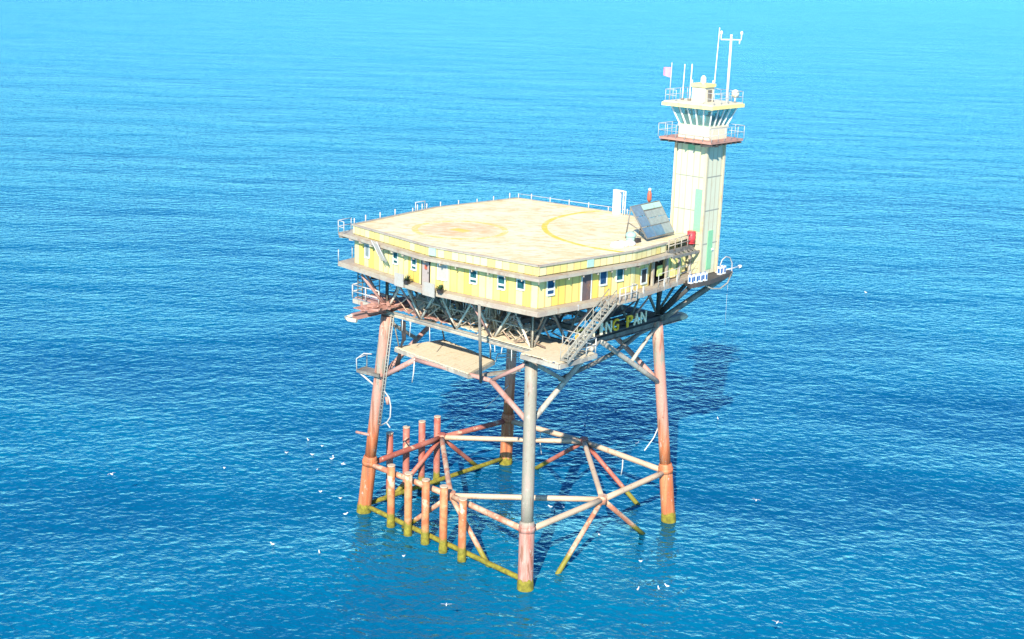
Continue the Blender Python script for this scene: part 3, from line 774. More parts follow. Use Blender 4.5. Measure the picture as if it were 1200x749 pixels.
# white boards fixed on the front walkway edge
for x0, x1, z0 in ((-3.0, -2.0, 20.95), (.25, 1.5, 20.9)):
    f0, f1 = (x0 + 9.5) / 9.6, (x1 + 9.5) / 9.6
    y0 = -11.42 + (0.0 if x0 > 0 else .28)
    b = MB(); b.hexa([(x0, y0, z0), (x1, y0 - .05, z0), (x1, y0 + .03, z0), (x0, y0 + .08, z0), (x0, y0, z0 + 1.0), (x1, y0 - .05, z0 + 1.0), (x1, y0 + .03, z0 + 1.0), (x0, y0 + .08, z0 + 1.0)])
    b.build('walkway_screen', M['screen'], hs)
# vent box with hatch next to boards
for i, (x, y) in enumerate(((-1.75, -11.05), (1.85, -11.2))):
    t = thing('potted_plant', ['dark green plant in a box beside the left white walkway board', 'dark green plant in a box beside the right white walkway board'][i], 'plant', (x, y, 21.28), 'plants on front walkway')
    b = MB(); b.box(x - .18, x + .18, y - .15, y + .15, 21.28, 21.55); b.build('planter', M['dark'], t)
    b = MB()
    for k in range(60):
        a = random.uniform(0, 6.3); e = random.uniform(.2, 1.3); l = random.uniform(.25, .55)
        p = V((x, y, 21.5)); q = p + V((math.cos(a) * math.cos(e), math.sin(a) * math.cos(e), math.sin(e))) * l; s = V((-math.sin(a), math.cos(a), 0)) * .05
        b.face([p, q * .6 + p * .4 + s, q, q * .6 + p * .4 - s])
    b.build('foliage', M['darkgreen'], t)
# white sloping ladder hung from the eaves
t = thing('eaves_ladder', 'pale white panel ladder leaning from the eaves walkway at the left', 'ladder', (-5, -10.7, 22))
b = MB(); b.hexa([(-5.9, -10.85, 23.75), (-5.2, -10.9, 23.7), (-5.2, -10.84, 23.7), (-5.9, -10.79, 23.75), (-5.9, -10.85, 23.85), (-5.2, -10.9, 23.8), (-5.2, -10.84, 23.8), (-5.9, -10.79, 23.85)])
b.hexa([(-4.9, -10.62, 22.45), (-4.35, -10.68, 22.45), (-4.35, -10.62, 22.45), (-4.9, -10.56, 22.45), (-5.75, -10.9, 23.72), (-5.1, -10.95, 23.7), (-5.1, -10.89, 23.7), (-5.75, -10.84, 23.72)])
b.build('ladder_board', M['screen'], t)
b = MB(); b.tube([(-4.88, -10.7, 22.4), (-5.74, -10.98, 23.9)], .04, 6); b.tube([(-4.34, -10.76, 22.4), (-5.1, -11.02, 23.9)], .04, 6); b.build('ladder_stile', M['rail'], t)

# ------------------------------------------------------------------ staircase
st = thing('staircase', 'pale steel staircase climbing from the near corner platform to the right walkway', 'staircase', (11.9, -7.9, 17.7))
s0, s1 = V((11.5, -8.7, 17.75)), V((11.5, -3.55, 21.1))
for sx in (-.33, .33):
    o = V((sx, 0, 0)); b = MB(); b.beam(s0 + o, s1 + o, .06, .2); b.build('stringer', M['stair'], st)
    b = MB(); h = V((0, 0, 1.0)); b.tube([s0 + o + h, s1 + o + h], .034, 6); b.tube([s0 + o + h * .55, s1 + o + h * .55], .026, 6)
    for k in range(7):
        p = s0.lerp(s1, k / 6) + o; b.tube([p, p + h], .03, 6)
    b.build('handrail', M['stair'], st)
b = MB()
for k in range(18):
    p = s0.lerp(s1, (k + .5) / 18); b.box(p.x - .31, p.x + .31, p.y - .12, p.y + .14, p.z - .02, p.z + .03)
b.build('step', M['stair'], st)
b = MB(); b.box(11.2, 11.95, -3.3, -1.2, 21.0, 21.12); b.build('landing', M['walk'], st)
railing('handrail', [(11.92, -3.25, 21.12), (11.92, -1.25, 21.12), (11.5, -1.25, 21.12)], 1.05, parent=st, step=.62, r=.035)
b = MB(); b.tube([(11.9, -3.2, 21.0), (10.6, -3.2, 19.8)], .07, 8); b.tube([(11.9, -1.3, 21.0), (10.6, -1.3, 19.8)], .07, 8); b.build('landing_strut', M['under'], st)

# ------------------------------------------------------------------ light tower
tw = thing('light_tower', 'tall square cream clad light tower with glazed control cab at the right corner', 'tower', (9.3, 9.5, 21.1))
TX0, TX1, TY0, TY1, TZ = 7.9, 10.75, 8.4, 10.75, 31.45
u = 0
for p, q in (((TX0, TY0), (TX1, TY0)), ((TX1, TY0), (TX1, TY1)), ((TX1, TY1), (TX0, TY1)), ((TX0, TY1), (TX0, TY0))):
    wall(p, q, 21.15, TZ, 'tower', 'wall', tw, u + .05); u += math.dist(p, q) + .83
for x, y in ((TX0, TY0), (TX1, TY0), (TX1, TY1)):
    b = MB(); b.box(x - .1, x + .1, y - .1, y + .1, 21.1, TZ); b.build('corner_trim', M['tower_trim'], tw)
def pan(x0, x1, y0, y1, z0, z1, mat, name='wall_panel', parent=tw):
    b = MB(); b.box(x0, x1, y0, y1, z0, z1); return b.build(name, M[mat], parent)
pan(9.95, 10.6, TY0 - .03, TY0 + .02, 24.6, 27.9, 'green')['label'] = 'light green wall panel'
d_ = pan(TX1 - .02, TX1 + .04, 9.3, 9.95, 21.5, 24.6, 'green', 'door'); d_['label'] = 'green door with white lamp'
pan(TX1 + .04, TX1 + .12, 9.85, 10.05, 23.0, 23.15, 'white', 'lamp', d_)
pan(9.0, 9.6, TY0 - .02, TY0 + .02, 30.85, 31.4, 'green'); 
# balcony
b = MB(); b.box(6.95, 11.75, 7.35, 11.75, 31.55, 31.72); b.build('balcony', M['pinkrust'], tw)
b = MB()
for k in range(7):
    x = 7.1 + k * .75; b.beam((x, 7.35, 31.45), (x, 8.4, 31.35), .08, .14)
    y = 7.5 + k * .67; b.beam((11.75, y, 31.45), (10.75, y, 31.35), .08, .14)
b.box(7.0, 11.75, 8.25, 8.38, 31.3, 31.44); b.box(10.78, 10.9, 7.4, 11.6, 31.3, 31.44)
b.build('balcony_bracket', M['under'], tw)
railing('railing', [(6.9, 11.75, 31.72), (6.9, 7.3, 31.72), (11.8, 7.3, 31.72), (11.8, 11.75, 31.72), (6.9, 11.75, 31.72)], 1.0, parent=tw, step=.85, r=.02)
# control cab
b = MB(); b.box(8.05, 10.85, 8.35, 10.8, 31.72, 32.62); cab = b.build('cab_base', M['cream'], tw)
b = MB(); b.box(7.98, 10.92, 8.28, 10.87, 32.6, 32.74); b.build('cab_sill', M['cream'], cab)
lo = [(8.12, 8.42), (10.78, 8.42), (10.78, 10.73), (8.12, 10.73)]; hi = [(7.6, 7.85), (11.3, 7.85), (11.3, 11.25), (7.6, 11.25)]
b = MB(); b.hexa([(*p, 32.7) for p in lo] + [(*p, 34.1) for p in hi]); gl = b.build('cab_glazing', M['cabglass'], tw)
b = MB()
for i in range(4):
    j = (i + 1) % 4; k = 5 if i % 2 == 0 else 4
    for e in range(k):
        f = e / k
        p = V((*lo[i], 32.7)).lerp(V((*lo[j], 32.7)), f); q = V((*hi[i], 34.1)).lerp(V((*hi[j], 34.1)), f)
        c = V((9.45, 9.6, 0)); off = V((p.x - c.x, p.y - c.y, 0)) * .02
        b.beam(p + off, q + off, .1, .1)
b.build('mullion', M['white'], gl)
for x_, y_, w_, h_ in ((8.5, 8.8, .35, .75), (9.5, 8.75, .3, .5), (10.4, 9.0, .25, .8), (10.35, 10.1, .3, .6)):
    b = MB(); b.box(x_ - w_, x_ + w_ * .6, y_ - .15, y_ + .25, 32.76, 32.76 + h_); b.box(x_ - w_ * .6, x_ + w_ * .3, y_ - .1, y_ + .1, 32.75 + h_, 32.98 + h_); b.build('console', M['doorbrown'], tw)
b = MB(); b.box(7.05, 11.7, 7.3, 11.7, 34.12, 34.38); b.build('cab_roof', M['yellow'], tw)
b = MB(); b.box(7.15, 11.6, 7.4, 11.6, 34.38, 34.47); b.build('roof_membrane', M['cream'], tw)
railing('railing', [(9.6, 11.5, 34.47), (7.15, 11.5, 34.47), (7.15, 7.6, 34.47), (8.2, 7.5, 34.47)], .85, parent=tw, step=.9, r=.019)
railing('railing', [(10.6, 7.6, 34.47), (11.6, 7.6, 34.47), (11.6, 11.5, 34.47), (9.6, 11.5, 34.47)], .85, parent=tw, step=.9, r=.019)
# tower support frame
b = MB(); b.prism([(8.6, 8.1), (11.9, 5.6), (12.1, 8.0), (11.6, 11.9), (10.4, 12.6), (7.9, 11.2)], 20.75, 21.1); b.build('base_platform', M['under'], tw)
for p, q, r, mt in (((7.9, 7.9, 17.2), (11.3, 11.4, 20.8), .24, 'steel_grey'), ((7.8, 7.8, 17.6), (11.4, 6.6, 20.8), .16, 'under'), ((7.7, 7.7, 17.6), (9.6, 9.4, 20.8), .16, 'under'), ((7.6, 7.6, 17.5), (8.9, 6.2, 20.8), .13, 'under')):
    part_tube('support_strut', p, q, r, mt, tw)
b = MB(); b.tube([(11.6, 7.4, 20.9), (12.0, 8.4, 20.35), (12.0, 9.6, 20.15), (11.9, 10.8, 20.4), (11.6, 11.8, 21.0)], .06, 8); b.build('hanging_hose', M['stair'], tw)

# things on the tower roof
t = thing('beacon_house', 'small cream equipment box with lamp on the tower roof', 'equipment box', (9.5, 9.2, 34.47))
b = MB(); b.box(8.85, 10.05, 8.65, 9.75, 34.47, 35.62); h_ = b.build('box_body', M['cream'], t)
b = MB(); b.box(8.72, 10.18, 8.52, 9.88, 35.62, 35.86); b.build('box_roof', M['yellow'], t)
b = MB(); b.box(10.05, 10.1, 9.0, 9.5, 34.55, 35.4); b.build('box_door', M['steel_grey'], t)
b = MB(); b.tube([(9.45, 9.2, 35.86), (9.45, 9.2, 36.0), (9.45, 9.2, 36.3), (9.45, 9.2, 36.45)], [.2, .22, .2, .08], 12); b.build('lamp', M['white'], t)
b = MB()
for x, y in ((8.8, 8.6), (9.85, 8.6), (10.1, 9.6)): b.tube([(x, y, 35.86), (x, y, 36.1)], .09, 8)
b.build('vent_cap', M['white'], t)
def mast(name, label, p, q, r, cat='antenna', group=None):
    t = thing(name, label, cat, p, group); b = MB(); p, q = V(p), V(q)
    b.tube([p, p.lerp(q, .3), p.lerp(q, .32), q], [r, r, r * .75, r * .6], 8); b.build('antenna_rod', M['white'], t)
    b = MB(); b.tube([p, p + V((0, 0, .15))], r * 2.4, 8); b.build('antenna_foot', M['steel_grey'], t); return t
mast('whip_antenna', 'tallest thin whip antenna, just left of the weather mast on the tower', (9.95, 9.9, 34.47), (10.1, 9.95, 40.05), .05, group='whip antennas')
mast('whip_antenna', 'short white rod antenna, the one nearer the flag on the tower roof', (7.75, 9.0, 34.47), (7.8, 9.0, 37.2), .05, group='whip antennas')
mast('whip_antenna', 'short white rod antenna, the one nearer the beacon box on the tower roof', (8.35, 9.1, 34.47), (8.4, 9.1, 37.25), .065, group='whip antennas')
t = thing('weather_mast', 'white mast with crossbar and two wind sensors on the tower roof', 'mast', (11.1, 10.0, 34.47))
mx, my = 11.15, 10.0
b = MB(); b.tube([(mx, my, 34.47), (mx, my, 39.45)], [.11, .085], 10); b.build('mast_pole', M['white'], t)
ax = V((.67, .74, 0)) * .78; c = V((mx, my, 39.2))
b = MB(); b.tube([c - ax, c + ax], .05, 8); cb = b.build('crossbar', M['white'], t)
for s in (-1, 1):
    p = c + ax * s; b = MB(); b.tube([p, p + V((0, 0, .35))], .04, 8)
    b.ball(p + V((0, 0, .5)), .11, .11, .16, 8, 5); b.build('wind_sensor', M['white'], cb)
b = MB(); b.tube([c + V((0, 0, .2)), c + V((0, 0, .38))], .1, 8); b.tube([c + ax * .85 - V((0, 0, .3)), c + ax * .85], .05, 8); b.build('mast_lamp', M['white'], t)
t = thing('flag', 'small pink red flag on a thin pole at the tower roof corner', 'flag', (7.15, 8.2, 34.47))
b = MB(); b.tube([(7.1, 8.2, 34.47), (7.15, 8.2, 37.3)], .035, 8); b.build('flag_pole', M['rail'], t)
b = MB(); n = 8
for i in range(n):
    def fp(k, top):
        w_ = k / n; d = V((-.67, -.74, 0)) * (.62 * w_); s = V((.74, -.67, 0)) * (.08 * math.sin(w_ * 7))
        return V((7.13, 8.2, 36.95 if top else 36.15)) + d + s + V((0, 0, (.18 * w_ if not top else -.02 * w_)))
    b.face([fp(i, 0), fp(i + 1, 0), fp(i + 1, 1), fp(i, 1)], smooth=True)
b.build('flag_cloth', M['flag'], t)
t = thing('radome', 'cream round radome on a short post at the tower roof right side', 'radome', (11.3, 10.9, 34.47))
b = MB(); b.ball((11.3, 10.9, 35.15), .3, .3, .32, 12, 8); b.build('dome', M['cream'], t)
b = MB(); b.tube([(11.3, 10.9, 34.47), (11.3, 10.9, 34.9)], .08, 8); b.build('post', M['rail'], t)

# ------------------------------------------------------------------ things on the helideck
sp = thing('solar_array', 'tilted blue and grey solar array standing on the roof edge beside the tower', 'solar array', (9, 5, 24.3))
bl, br, tl, trr = V((9.35, 3.2, 24.55)), V((9.2, 6.9, 24.55)), V((7.75, 3.05, 26.75)), V((7.5, 7.05, 26.75))
def sp_pt(u, v): return bl.lerp(br, u).lerp(tl.lerp(trr, u), v)
nrm = (br - bl).cross(tl - bl).normalized()
b = MB()
for u0, v0, u1, v1 in ((0, 0, 1, 0), (0, 1, 1, 1), (0, 0, 0, 1), (1, 0, 1, 1), (.33, 0, .33, 1), (0, .38, .33, .38), (.33, .33, 1, .33), (.33, .8, 1, .8)):
    b.beam(sp_pt(u0, v0), sp_pt(u1, v1), .08, .1)
for u in (.02, .5, .98):
    p = sp_pt(u, 1); q = V((p.x - .35, p.y, 24.3)); b.tube([p, q], .05, 6); b.tube([p.lerp(q, .5), sp_pt(u, .15)], .04, 6)
b.build('array_frame', M['steel_grey'], sp)
def cell(u0, u1, v0, v1, mt, lift=.05):
    b = MB(); q = [sp_pt(u0, v0), sp_pt(u1, v0), sp_pt(u1, v1), sp_pt(u0, v1)]
    b.hexa([x + nrm * .02 for x in q] + [x + nrm * (.02 + lift) for x in q]); b.build('panel', M[mt], sp)
g_ = .012
for k in range(3): cell(g_, .32, k / 3 + g_, (k + 1) / 3 - g_, 'solar')
cell(.345, .67, g_, .32, 'solar'); cell(.68, .985, g_, .32, 'solar_pale')
for i in range(4):
    for j in range(2):
        cell(.345 + i * .162, .345 + i * .162 + .148, .345 + j * .225, .345 + j * .225 + .21, 'solar_pale')
cell(.345, .985, .82, .98, 'teal')
t = thing('cabinet', 'tall white cabinet with an open frame standing on the far roof edge', 'cabinet', (.9, 10.7, 24.3))
b = MB(); b.box(.35, .95, 10.55, 10.9, 24.3, 26.35); b.build('cabinet_body', M['white'], t)
b = MB(); b.tube([(.95, 10.58, 26.3), (1.4, 10.58, 26.3), (1.4, 10.58, 24.3)], .05, 6); b.tube([(.95, 10.87, 26.3), (1.4, 10.87, 26.3), (1.4, 10.87, 24.3)], .05, 6)
for z in (24.8, 25.4, 26.0): b.tube([(1.4, 10.58, z), (1.4, 10.87, z)], .035, 6)
b.build('cabinet_frame', M['white'], t)
t = thing('marker_post', 'small orange red buoy with pale top standing behind the solar array', 'marker', (6.0, 7.7, 24.3))  # plain orange red marker post with a pale knob
b = MB(); b.tube([(6.4, 7.3, 24.3), (6.4, 7.3, 26.6)], .05, 8); b.build('marker_pole', M['steel_grey'], t)
b = MB(); b.tube([(6.4, 7.3, 26.5), (6.4, 7.3, 26.7), (6.4, 7.3, 27.15), (6.4, 7.3, 27.4)], [.1, .18, .17, .08], 10); b.build('marker_body', M['orange'], t)
b = MB(); b.ball((6.4, 7.3, 27.48), .13, .13, .13, 8, 5); b.build('marker_top', M['cream'], t)
t = thing('drum', 'bright red drum on the upper walkway against the tower', 'drum', (10.05, 7.95, 23.6))
dx, dy, dz = 10.15, 7.9, 23.7
b = MB(); b.tube([(dx, dy, dz), (dx, dy, dz + .95)], .33, 16)
for f in (.02, .32, .63, .93): b.tube([(dx, dy, dz + f), (dx, dy, dz + f + .03)], .35, 16)
b.build('drum_body', M['red'], t)
b = MB(); b.tube([(dx + .12, dy, dz + .95), (dx + .12, dy, dz + 1.0)], .06, 8); b.build('bung', M['steel_grey'], t)
# pale bundles by the array
t = thing('tarp_bundle', 'white tarpaulin bundle lying on the roof left of the solar array', 'bundle', (8.9, .6, 24.3))
b = MB(); b.ball((9.0, .3, 24.42), .6, .95, .28, 12, 6); b.ball((9.2, 1.2, 24.42), .45, .6, .24, 10, 6); b.build('tarp', M['white'], t)
b = MB(); b.tube([(8.5, .1, 24.5), (9.0, .1, 24.75), (9.6, .15, 24.4)], .03, 6); b.build('rope', M['steel_grey'], t)
t = thing('vent_hood', 'grey green domed vent hood beside the foot of the solar array', 'vent', (8.6, 2.4, 24.3))
b = MB(); b.tube([(8.5, 2.3, 24.3), (8.5, 2.3, 24.75)], .35, 12); b.ball((8.5, 2.3, 24.8), .42, .42, .3, 12, 6); b.build('hood', M['teal'], t)
b = MB(); b.box(8.75, 9.1, 2.3, 2.8, 24.3, 24.6); b.build('hood_motor', M['dark'], t)

# white and blue jerry cans at tower foot, davit rails
def can(x, y, z, label, grp='cans at tower foot'):
    t = thing('water_can', label, 'can', (x, y, z), grp)
    b = MB(); b.box(x - .16, x + .16, y - .15, y + .15, z, z + .62); b.build('can_body', M['white'], t)
    b = MB(); b.box(x + .16, x + .175, y - .09, y + .09, z + .12, z + .5); b.box(x - .1, x + .1, y - .165, y - .15, z + .12, z + .5); b.build('can_label', M['blue'], t)
    b = MB(); b.tube([(x, y, z + .62), (x, y, z + .7)], .06, 8); b.build('can_cap', M['blue'], t)
labs = ['white and blue can at the left end of the row at tower foot', 'second white and blue can from the left at tower foot', 'third white and blue can from the left at tower foot',
        'white and blue can at the right end of the longer row at tower foot', 'left one of two white and blue cans right of the tower edge', 'right one of two white and blue cans right of the tower edge']
for (x, y), lb in zip(((11.75, 5.85), (11.8, 6.4), (11.85, 6.95), (11.9, 7.5), (11.5, 10.2), (11.45, 10.75)), labs): can(x, y, 21.12, lb)
t = thing('davit', 'white pipe davit and rail jutting out beyond the tower foot', 'davit', (11, 11.8, 21))
b = MB(); b.tube([(11, 10.9, 21.5), (11, 11.2, 22.05), (11, 11.7, 22.25), (11, 12.3, 22.1), (11, 12.7, 21.6), (11, 12.75, 20.9), (11, 12.2, 20.8)], .045, 8); b.build('hoop', M['rail'], t)
b = MB(); b.tube([(10.9, 10.6, 21.1), (10.9, 14.1, 21.1)], .065, 8); b.build('boom', M['white'], t)
b = MB(); b.tube([(10.9, 13.95, 21.1), (10.9, 14.25, 21.08)], .13, 10); b.build('sheave', M['white'], t)
b = MB(); b.box(10.6, 11.2, 11.0, 12.6, 20.8, 20.95); b.build('davit_base', M['walk'], t)
t = thing('mooring_float', 'pale oblong float hanging behind the right corner beam', 'float', (6.6, 11.4, 17.))
b = MB(); b.ball((7.0, 11.6, 16.6), .75, .75, .32, 12, 6); b.build('float_body', M['plank'], t)
b = MB(); b.tube([(7.0, 11.6, 16.9), (7.3, 10.8, 17.2)], .03, 6); b.tube([(7.0, 11.6, 16.8), (7.5, 10.6, 17.05)], .04, 6); b.build('float_line', M['cable'], t)

# ------------------------------------------------------------------ hanging landing platform
lp = thing('landing_platform', 'tan planked landing platform hung between the front braces under the house', 'platform', (-2.5, -6, 14.5))
A, B_, C_, D_ = V((-6.9, -7.35, 14.55)), V((1.95, -8.15, 14.55)), V((.8, -4.1, 14.55)), V((-5.9, -2.9, 14.55))
b = MB(); n = 26
for k in range(n):
    f0, f1 = k / n, (k + .93) / n; dz = random.uniform(-.015, .015)
    q = [A.lerp(B_, f0), A.lerp(B_, f1), D_.lerp(C_, f1), D_.lerp(C_, f0)]
    b.hexa([x + V((0, 0, dz)) for x in q] + [x + V((0, 0, .08 + dz)) for x in q])
b.build('planking', M['plank'], lp)
for p, q in ((A, B_), (B_, C_), (C_, D_), (D_, A)):
    dn = V((0, 0, -.16)); b = MB(); b.beam(p + dn, q + dn, .14, .3); b.build('edge_beam', M['steel'], lp)
b = MB()
for k in range(1, 6):
    p, q = A.lerp(B_, k / 6) - V((0, 0, .12)), D_.lerp(C_, k / 6) - V((0, 0, .12)); b.beam(p, q, .1, .2)
b.build('joist', M['steel_grey'], lp)
b = MB(); b.tube([(3.35, -8.3, 14.3), (5.3, -10.75, 21.0)], .11, 8); b.build('hanger_pipe', M['steel_grey'], lp)
b = MB(); b.tube([(-6.6, -7.2, 14.6), (-7.2, -7.4, 17.2)], .06, 6); b.tube([(-5.5, -3.2, 14.6), (-5.6, -3.8, 17.1)], .06, 6); b.tube([(.6, -4.3, 14.6), (0, -3.8, 17.1)], .06, 6); b.build('hanger_rod', M['steel_grey'], lp)
b = MB(); b.tube([(1.2, -4.4, 14.6), (1.25, -4.2, 15.2), (2.3, -3.0, 15.3), (2.3, -3.0, 14.6)], .05, 6); b.tube([(1.25, -4.2, 14.9), (2.3, -3., 14.95)], .04, 6); b.build('railing', M['rail'], lp)
b = MB(); b.beam((1.6, -7.9, 14.2), (4.5, -5.2, 14.9), .5, .16); b.beam((1.9, -8.2, 14.35), (4.4, -5.6, 14.8), .12, .24); b.build('gangway', M['steel_grey'], lp)

# ------------------------------------------------------------------ left leg: ladder, small platform, ropes
t = thing('leg_platform', 'small triangular steel platform with hoop rail on the left leg', 'platform', (-9, -8.3, 12))
b = MB(); b.face([(-7.6, -8.5, 12.35), (-9.7, -8.8, 12.35), (-9.9, -7.6, 12.35), (-8.2, -7.3, 12.35)]); b.face([(-8.2, -7.3, 12.27), (-9.9, -7.6, 12.27), (-9.7, -8.8, 12.27), (-7.6, -8.5, 12.27)])
b.beam((-7.5, -8.5, 12.3), (-9.75, -8.85, 12.3), .1, .22); b.beam((-9.75, -8.85, 12.3), (-9.95, -7.6, 12.3), .1, .22); b.build('platform_deck', M['steel_grey'], t)
b = MB(); b.tube([(-9.75, -8.85, 12.3), (-9.8, -8.85, 13.3), (-9.4, -8.4, 13.75), (-8.7, -8.2, 13.8)], .05, 6); b.tube([(-9.95, -7.6, 12.3), (-9.95, -7.6, 13.4), (-9.8, -8.85, 13.3)], .05, 6); b.build('railing', M['rail'], t)
b = MB(); b.tube([(-9.7, -8.7, 12.2), leg('L', 10.9)], .08, 8); b.build('knee_strut', M['rail'], t)
t = thing('ladder', 'pale access ladder running down the inner side of the left leg', 'ladder', (-7, -8, 12))
b = MB(); p0, p1 = leg('L', 17.2) + V((.75, -.25, 0)), leg('L', 8) + V((.7, -.25, 0))
d2 = V((.28, 0, 0))
b.tube([p0, p1], .045, 6); b.tube([p0 + d2, p1 + d2], .045, 6); b.build('stile', M['stair'], t)
b = MB()
for k in range(30): q = p0.lerp(p1, (k + .5) / 30); b.tube([q, q + d2], .025, 5)
b.build('rung', M['stair'], t)
t = thing('broken_cage', 'bent remains of a ladder cage hanging beside the left leg', 'ladder cage', (-7, -8, 9.5))
b = MB(); b.tube([(-7.3, -8.1, 11), (-6.75, -8.1, 10.6), (-6.55, -8.1, 9.9), (-6.6, -8.1, 9.0), (-6.95, -8.1, 8.5), (-7.7, -8.1, 8.0)], .06, 6); b.tube([(-7.0, -8.1, 8.4), (-6.6, -8.1, 8.1)], .06, 6); b.build('cage_hoop', M['rail'], t)
b = MB(); b.tube([(-7.0, -8.1, 10.6), (-6.9, -8.1, 10.0)], [.18, .12], 8); b.build('cage_plate', M['pinkrust'], t)
tag(part_tube('outfall_stub', (-8.7, -8.4, 7.0), (-9.9, -8.8, 7.05), .11, 'pinkrust', None), 'short pinkish pipe stub sticking out left of the left leg', 'pipe')
ropes = [('thin white rope hanging under the left end of landing platform', [(-4.1, -7.9, 14.4), (-4.2, -7.9, 13.2), (-4.35, -7.9, 12.4)]),
         ('white rope slanting down beside the back leg', [(-7.4, 6.9, 8.2), (-7.9, 6.0, 7.2), (-8.6, 5.2, 6.2)]),
         ('grey rope swinging off the right leg', [(8.1, 8.2, 8.3), (8.0, 7.6, 7.2), (8.0, 6.4, 6.4)]),
         ('short white rope hanging below the far pale brace', [(-4.6, 8.2, 4.2), (-4.6, 8.2, 3.2), (-4.4, 8.2, 2.2)]),
         ('short rope dangling from the right pale brace', [(4.2, 8.7, 4.1), (4.2, 8.7, 3.2), (4.1, 8.7, 2.5)]),
         ('thin line hanging from the davit to the sea', [(11., 12.3, 20.8), (11., 12.3, 18.5), (11., 12.35, 16.5)])]
for lb, pts in ropes:
    b = MB(); b.tube(pts, .05 if 'davit' not in lb else .009, 6); tag(b.build('rope', M['cable']), lb, 'rope')
# chain / dark cable bundle next to the left leg
b = MB()
for k in range(7): x = -6.3 + .08 * k; b.tube([(x, -7.3, 16.9), (x + .1 - .03 * k, -7.2, 15.4), (x - .45, -7.2, 13.8 + .2 * k), (x - .7, -7.3, 12.6)], .05, 6)
tag(b.build('cable_bundle', M['dark']), 'dark bundle of cables hanging inside the left leg', 'cables')

# ------------------------------------------------------------------ gulls
def gull_floating():
    b = MB(); m = 10
    pts = [(-.36, 0, .17), (-.27, 0, .13), (-.1, 0, .1), (.08, 0, .1), (.2, 0, .16), (.25, 0, .25), (.29, 0, .31), (.35, 0, .32), (.4, 0, .31), (.47, 0, .29)]
    b.tube(pts, [.015, .06, .115, .12, .085, .055, .06, .062, .035, .01], m)
    for s in (-1, 1): b.face([(.1, s * .11, .17), (-.12, s * .14, .17), (-.45, s * .04, .2), (-.1, s * .05, .22)], m=1)
    return b
def gull_flying():
    b = MB(); pts = [(-.34, 0, .0), (-.22, 0, 0), (-.05, 0, 0), (.12, 0, 0), (.22, 0, .03), (.28, 0, .04), (.34, 0, .03), (.42, 0, .01)]
    b.tube(pts, [.02, .05, .09, .095, .06, .055, .045, .01], 10)
    b.face([(-.24, -.05, .01), (-.24, .05, .01), (-.42, .09, .01), (-.42, -.09, .01)])
    for s in (-1, 1):
        b.face([(.14, s * .05, .04), (.2, s * .35, .16), (.02, s * .38, .15), (-.1, s * .06, .03)][::s], m=1)
        b.face([(.2, s * .35, .16), (.05, s * .72, .1), (-.1, s * .74, .09), (.02, s * .38, .15)][::s], m=1)
    return b
fl = gull_floating().build('seagull', [M['gull_white'], M['gull_grey']]); fy = gull_flying().build('seagull', [M['gull_white'], M['gull_grey']])
used = {}
GULLS = []
def gull(x, y, z, lab, fly=False, sc_=.52, tilt=0.):
    src = fy if fly else fl
    if src not in used: o = src; used[src] = 1
    else: o = src.copy(); col.objects.link(o)
    o.location = (x, y, z); o.rotation_euler = (tilt, 0, random.uniform(0, 6.28)); o.scale = (sc_,) * 3
    tag(o, lab, 'gull', 'gulls flying over the sea' if fly else 'gulls floating on the sea')
gull(-24.6, -4.3, -0.02, 'small white gull floating in the loose flock left of the left leg')
gull(-25.9, -0.7, -0.02, 'small white gull floating in the loose flock left of the left leg')
gull(-23.7, -0.8, -0.02, 'small white gull floating in the loose flock left of the left leg')
gull(-22.6, -2.9, -0.02, 'small white gull floating in the loose flock left of the left leg')
gull(-21.0, -1.8, -0.02, 'small white gull floating in the loose flock left of the left leg')
gull(-20.6, -2.3, -0.02, 'small white gull floating in the loose flock left of the left leg')
gull(-19.4, -5.0, -0.02, 'small white gull floating in the loose flock left of the left leg')
gull(-15.3, -8.1, -0.02, 'small white gull floating in the loose flock left of the left leg')
gull(-13.0, -7.8, -0.02, 'small white gull floating in the loose flock left of the left leg')
gull(-16.0, -4.9, 1.50, 'white gull flapping low over the flock beside the left leg', True)
gull(-25.4, -21.9, 2.50, 'white gull in flight, farthest left over the open sea', True)
gull(-25.4, -10.7, -0.02, 'lone white gull floating between the flying gull and the left leg flock')
gull(-9.7, -17.6, -0.02, 'tiny pale gull afloat at lower left, apart from the others')
gull(-6.0, -16.0, -0.02, 'white gull floating below the left leg flock')
gull(-1.0, -11.8, -0.02, 'white gull floating close in front of the fender piles')
gull(9.6, -17.9, 2.00, 'white gull gliding low in front of the near leg, nearest the bottom edge', True)
gull(0.6, 3.7, -0.02, 'small white gull floating just behind the near leg under the low pale brace')
gull(1.3, 3.4, -0.02, 'small white gull floating just behind the near leg under the low pale brace')
gull(1.4, 4.4, -0.02, 'small white gull floating just behind the near leg under the low pale brace')
gull(7.0, 2.2, -0.02, 'white gull floating right of the near leg below the brace crossing')
gull(12.4, 0.6, -0.02, 'white gull floating below the right leg, above the group of three')
gull(15.1, -3.4, -0.02, 'small white gull floating in the group of three at lower right')
gull(16.1, -2.2, -0.02, 'small white gull floating in the group of three at lower right')
gull(16.3, -1.4, -0.02, 'small white gull floating in the group of three at lower right')
gull(-2.3, 33.5, -0.02, 'lone white gull floating right of the right leg')
gull(13.3, 15.6, 1.00, 'white gull flying low right of the right leg base', True)
gull(27.0, -3.9, 2.00, 'white gull with wings spread, flying at lower right near the bottom edge', True)
gull(-12.3, 24.7, -0.02, 'pale drifting gull, upper one of two seen between near and right legs')
gull(-10.5, 22.0, -0.02, 'pale drifting gull, lower one of two seen between near and right legs')
gull(-11.1, 27.8, -0.02, 'white gull floating behind the right braces, nearest the right leg top')
gull(-3.7, 21.6, -0.02, 'white gull floating beside the rope hanging from the right leg')
gull(-8.6, 16.5, -0.02, 'white gull floating behind the far pale brace near its crossing')
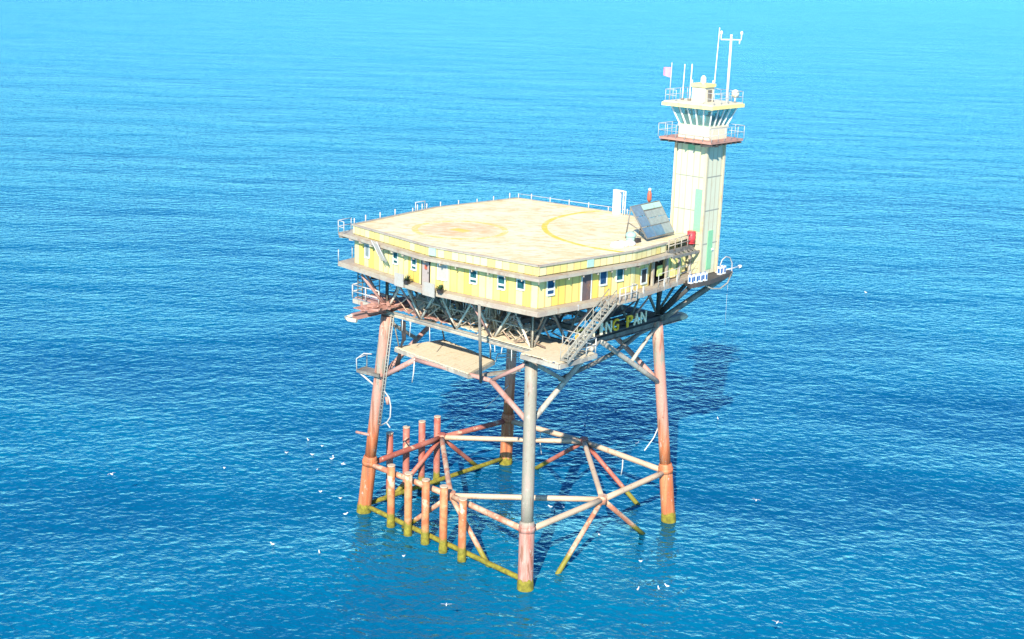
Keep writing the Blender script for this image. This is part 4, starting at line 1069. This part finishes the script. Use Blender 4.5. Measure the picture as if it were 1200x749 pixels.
gull(-10.2, -9.7, -0.02, 'tiny gull floating right beside the foot of the left leg')
gull(-18.7, 96.8, -0.02, 'faint distant gull floating far right of the tower foot')


# ------------------------------------------------------------------ camera
f_px, pitch, roll, az, cx, cy, cz = 1549.53512, .260424925, .0311712430, 2.29635355, 66.7764873, -76.5595539, 43.9915764
fw = V((math.cos(az) * math.cos(pitch), math.sin(az) * math.cos(pitch), -math.sin(pitch)))
rt = fw.cross(V((0, 0, 1))).normalized(); up = rt.cross(fw)
c_, s_ = math.cos(roll), math.sin(roll); r2, u2 = rt * c_ + up * s_, up * c_ - rt * s_
cam = bpy.data.cameras.new('camera'); co = bpy.data.objects.new('camera', cam); col.objects.link(co)
co.matrix_world = Matrix(((r2.x, u2.x, -fw.x, cx), (r2.y, u2.y, -fw.y, cy), (r2.z, u2.z, -fw.z, cz), (0, 0, 0, 1)))
cam.sensor_width = 36; cam.lens = f_px / 1200 * 36; cam.clip_start = 1; cam.clip_end = 120000
sc.camera = co

# ------------------------------------------------------------------ light
SUN_EL, SUN_AZ = R(33), R(30)              # azimuth measured from -Y towards +X
sd = V((math.sin(SUN_AZ) * math.cos(SUN_EL), -math.cos(SUN_AZ) * math.cos(SUN_EL), math.sin(SUN_EL)))
sun = bpy.data.lights.new('sun', 'SUN'); so = bpy.data.objects.new('sun', sun); col.objects.link(so)
so.rotation_euler = sd.to_track_quat('Z', 'Y').to_euler(); so.location = sd * 200
sun.energy = 4.5; sun.angle = R(.53); sun.color = (1, .93, .80)
wd = bpy.data.worlds.new('World'); sc.world = wd; wd.use_nodes = True
nt = wd.node_tree; nt.nodes.clear()
o = nt.nodes.new('ShaderNodeOutputWorld'); bg = nt.nodes.new('ShaderNodeBackground'); sk = nt.nodes.new('ShaderNodeTexSky')
sk.sky_type = 'NISHITA'; sk.sun_disc = False; sk.sun_elevation = SUN_EL
sk.sun_rotation = math.atan2(sd.x, sd.y); sk.air_density = 1.; sk.dust_density = 0.; sk.ozone_density = 6.
bg.inputs[1].default_value = .122
tn = nt.nodes.new('ShaderNodeMix'); tn.data_type = 'RGBA'; tn.blend_type = 'MULTIPLY'; tn.inputs[0].default_value = 1
tn.inputs[7].default_value = (.66, .88, 1.0, 1)
nt.links.new(sk.outputs[0], tn.inputs[6]); nt.links.new(tn.outputs[2], bg.inputs[0]); nt.links.new(bg.outputs[0], o.inputs[0])
sc.view_settings.view_transform = 'Standard'; sc.view_settings.look = 'None'
sc.view_settings.exposure = 1.1; sc.view_settings.gamma = 1
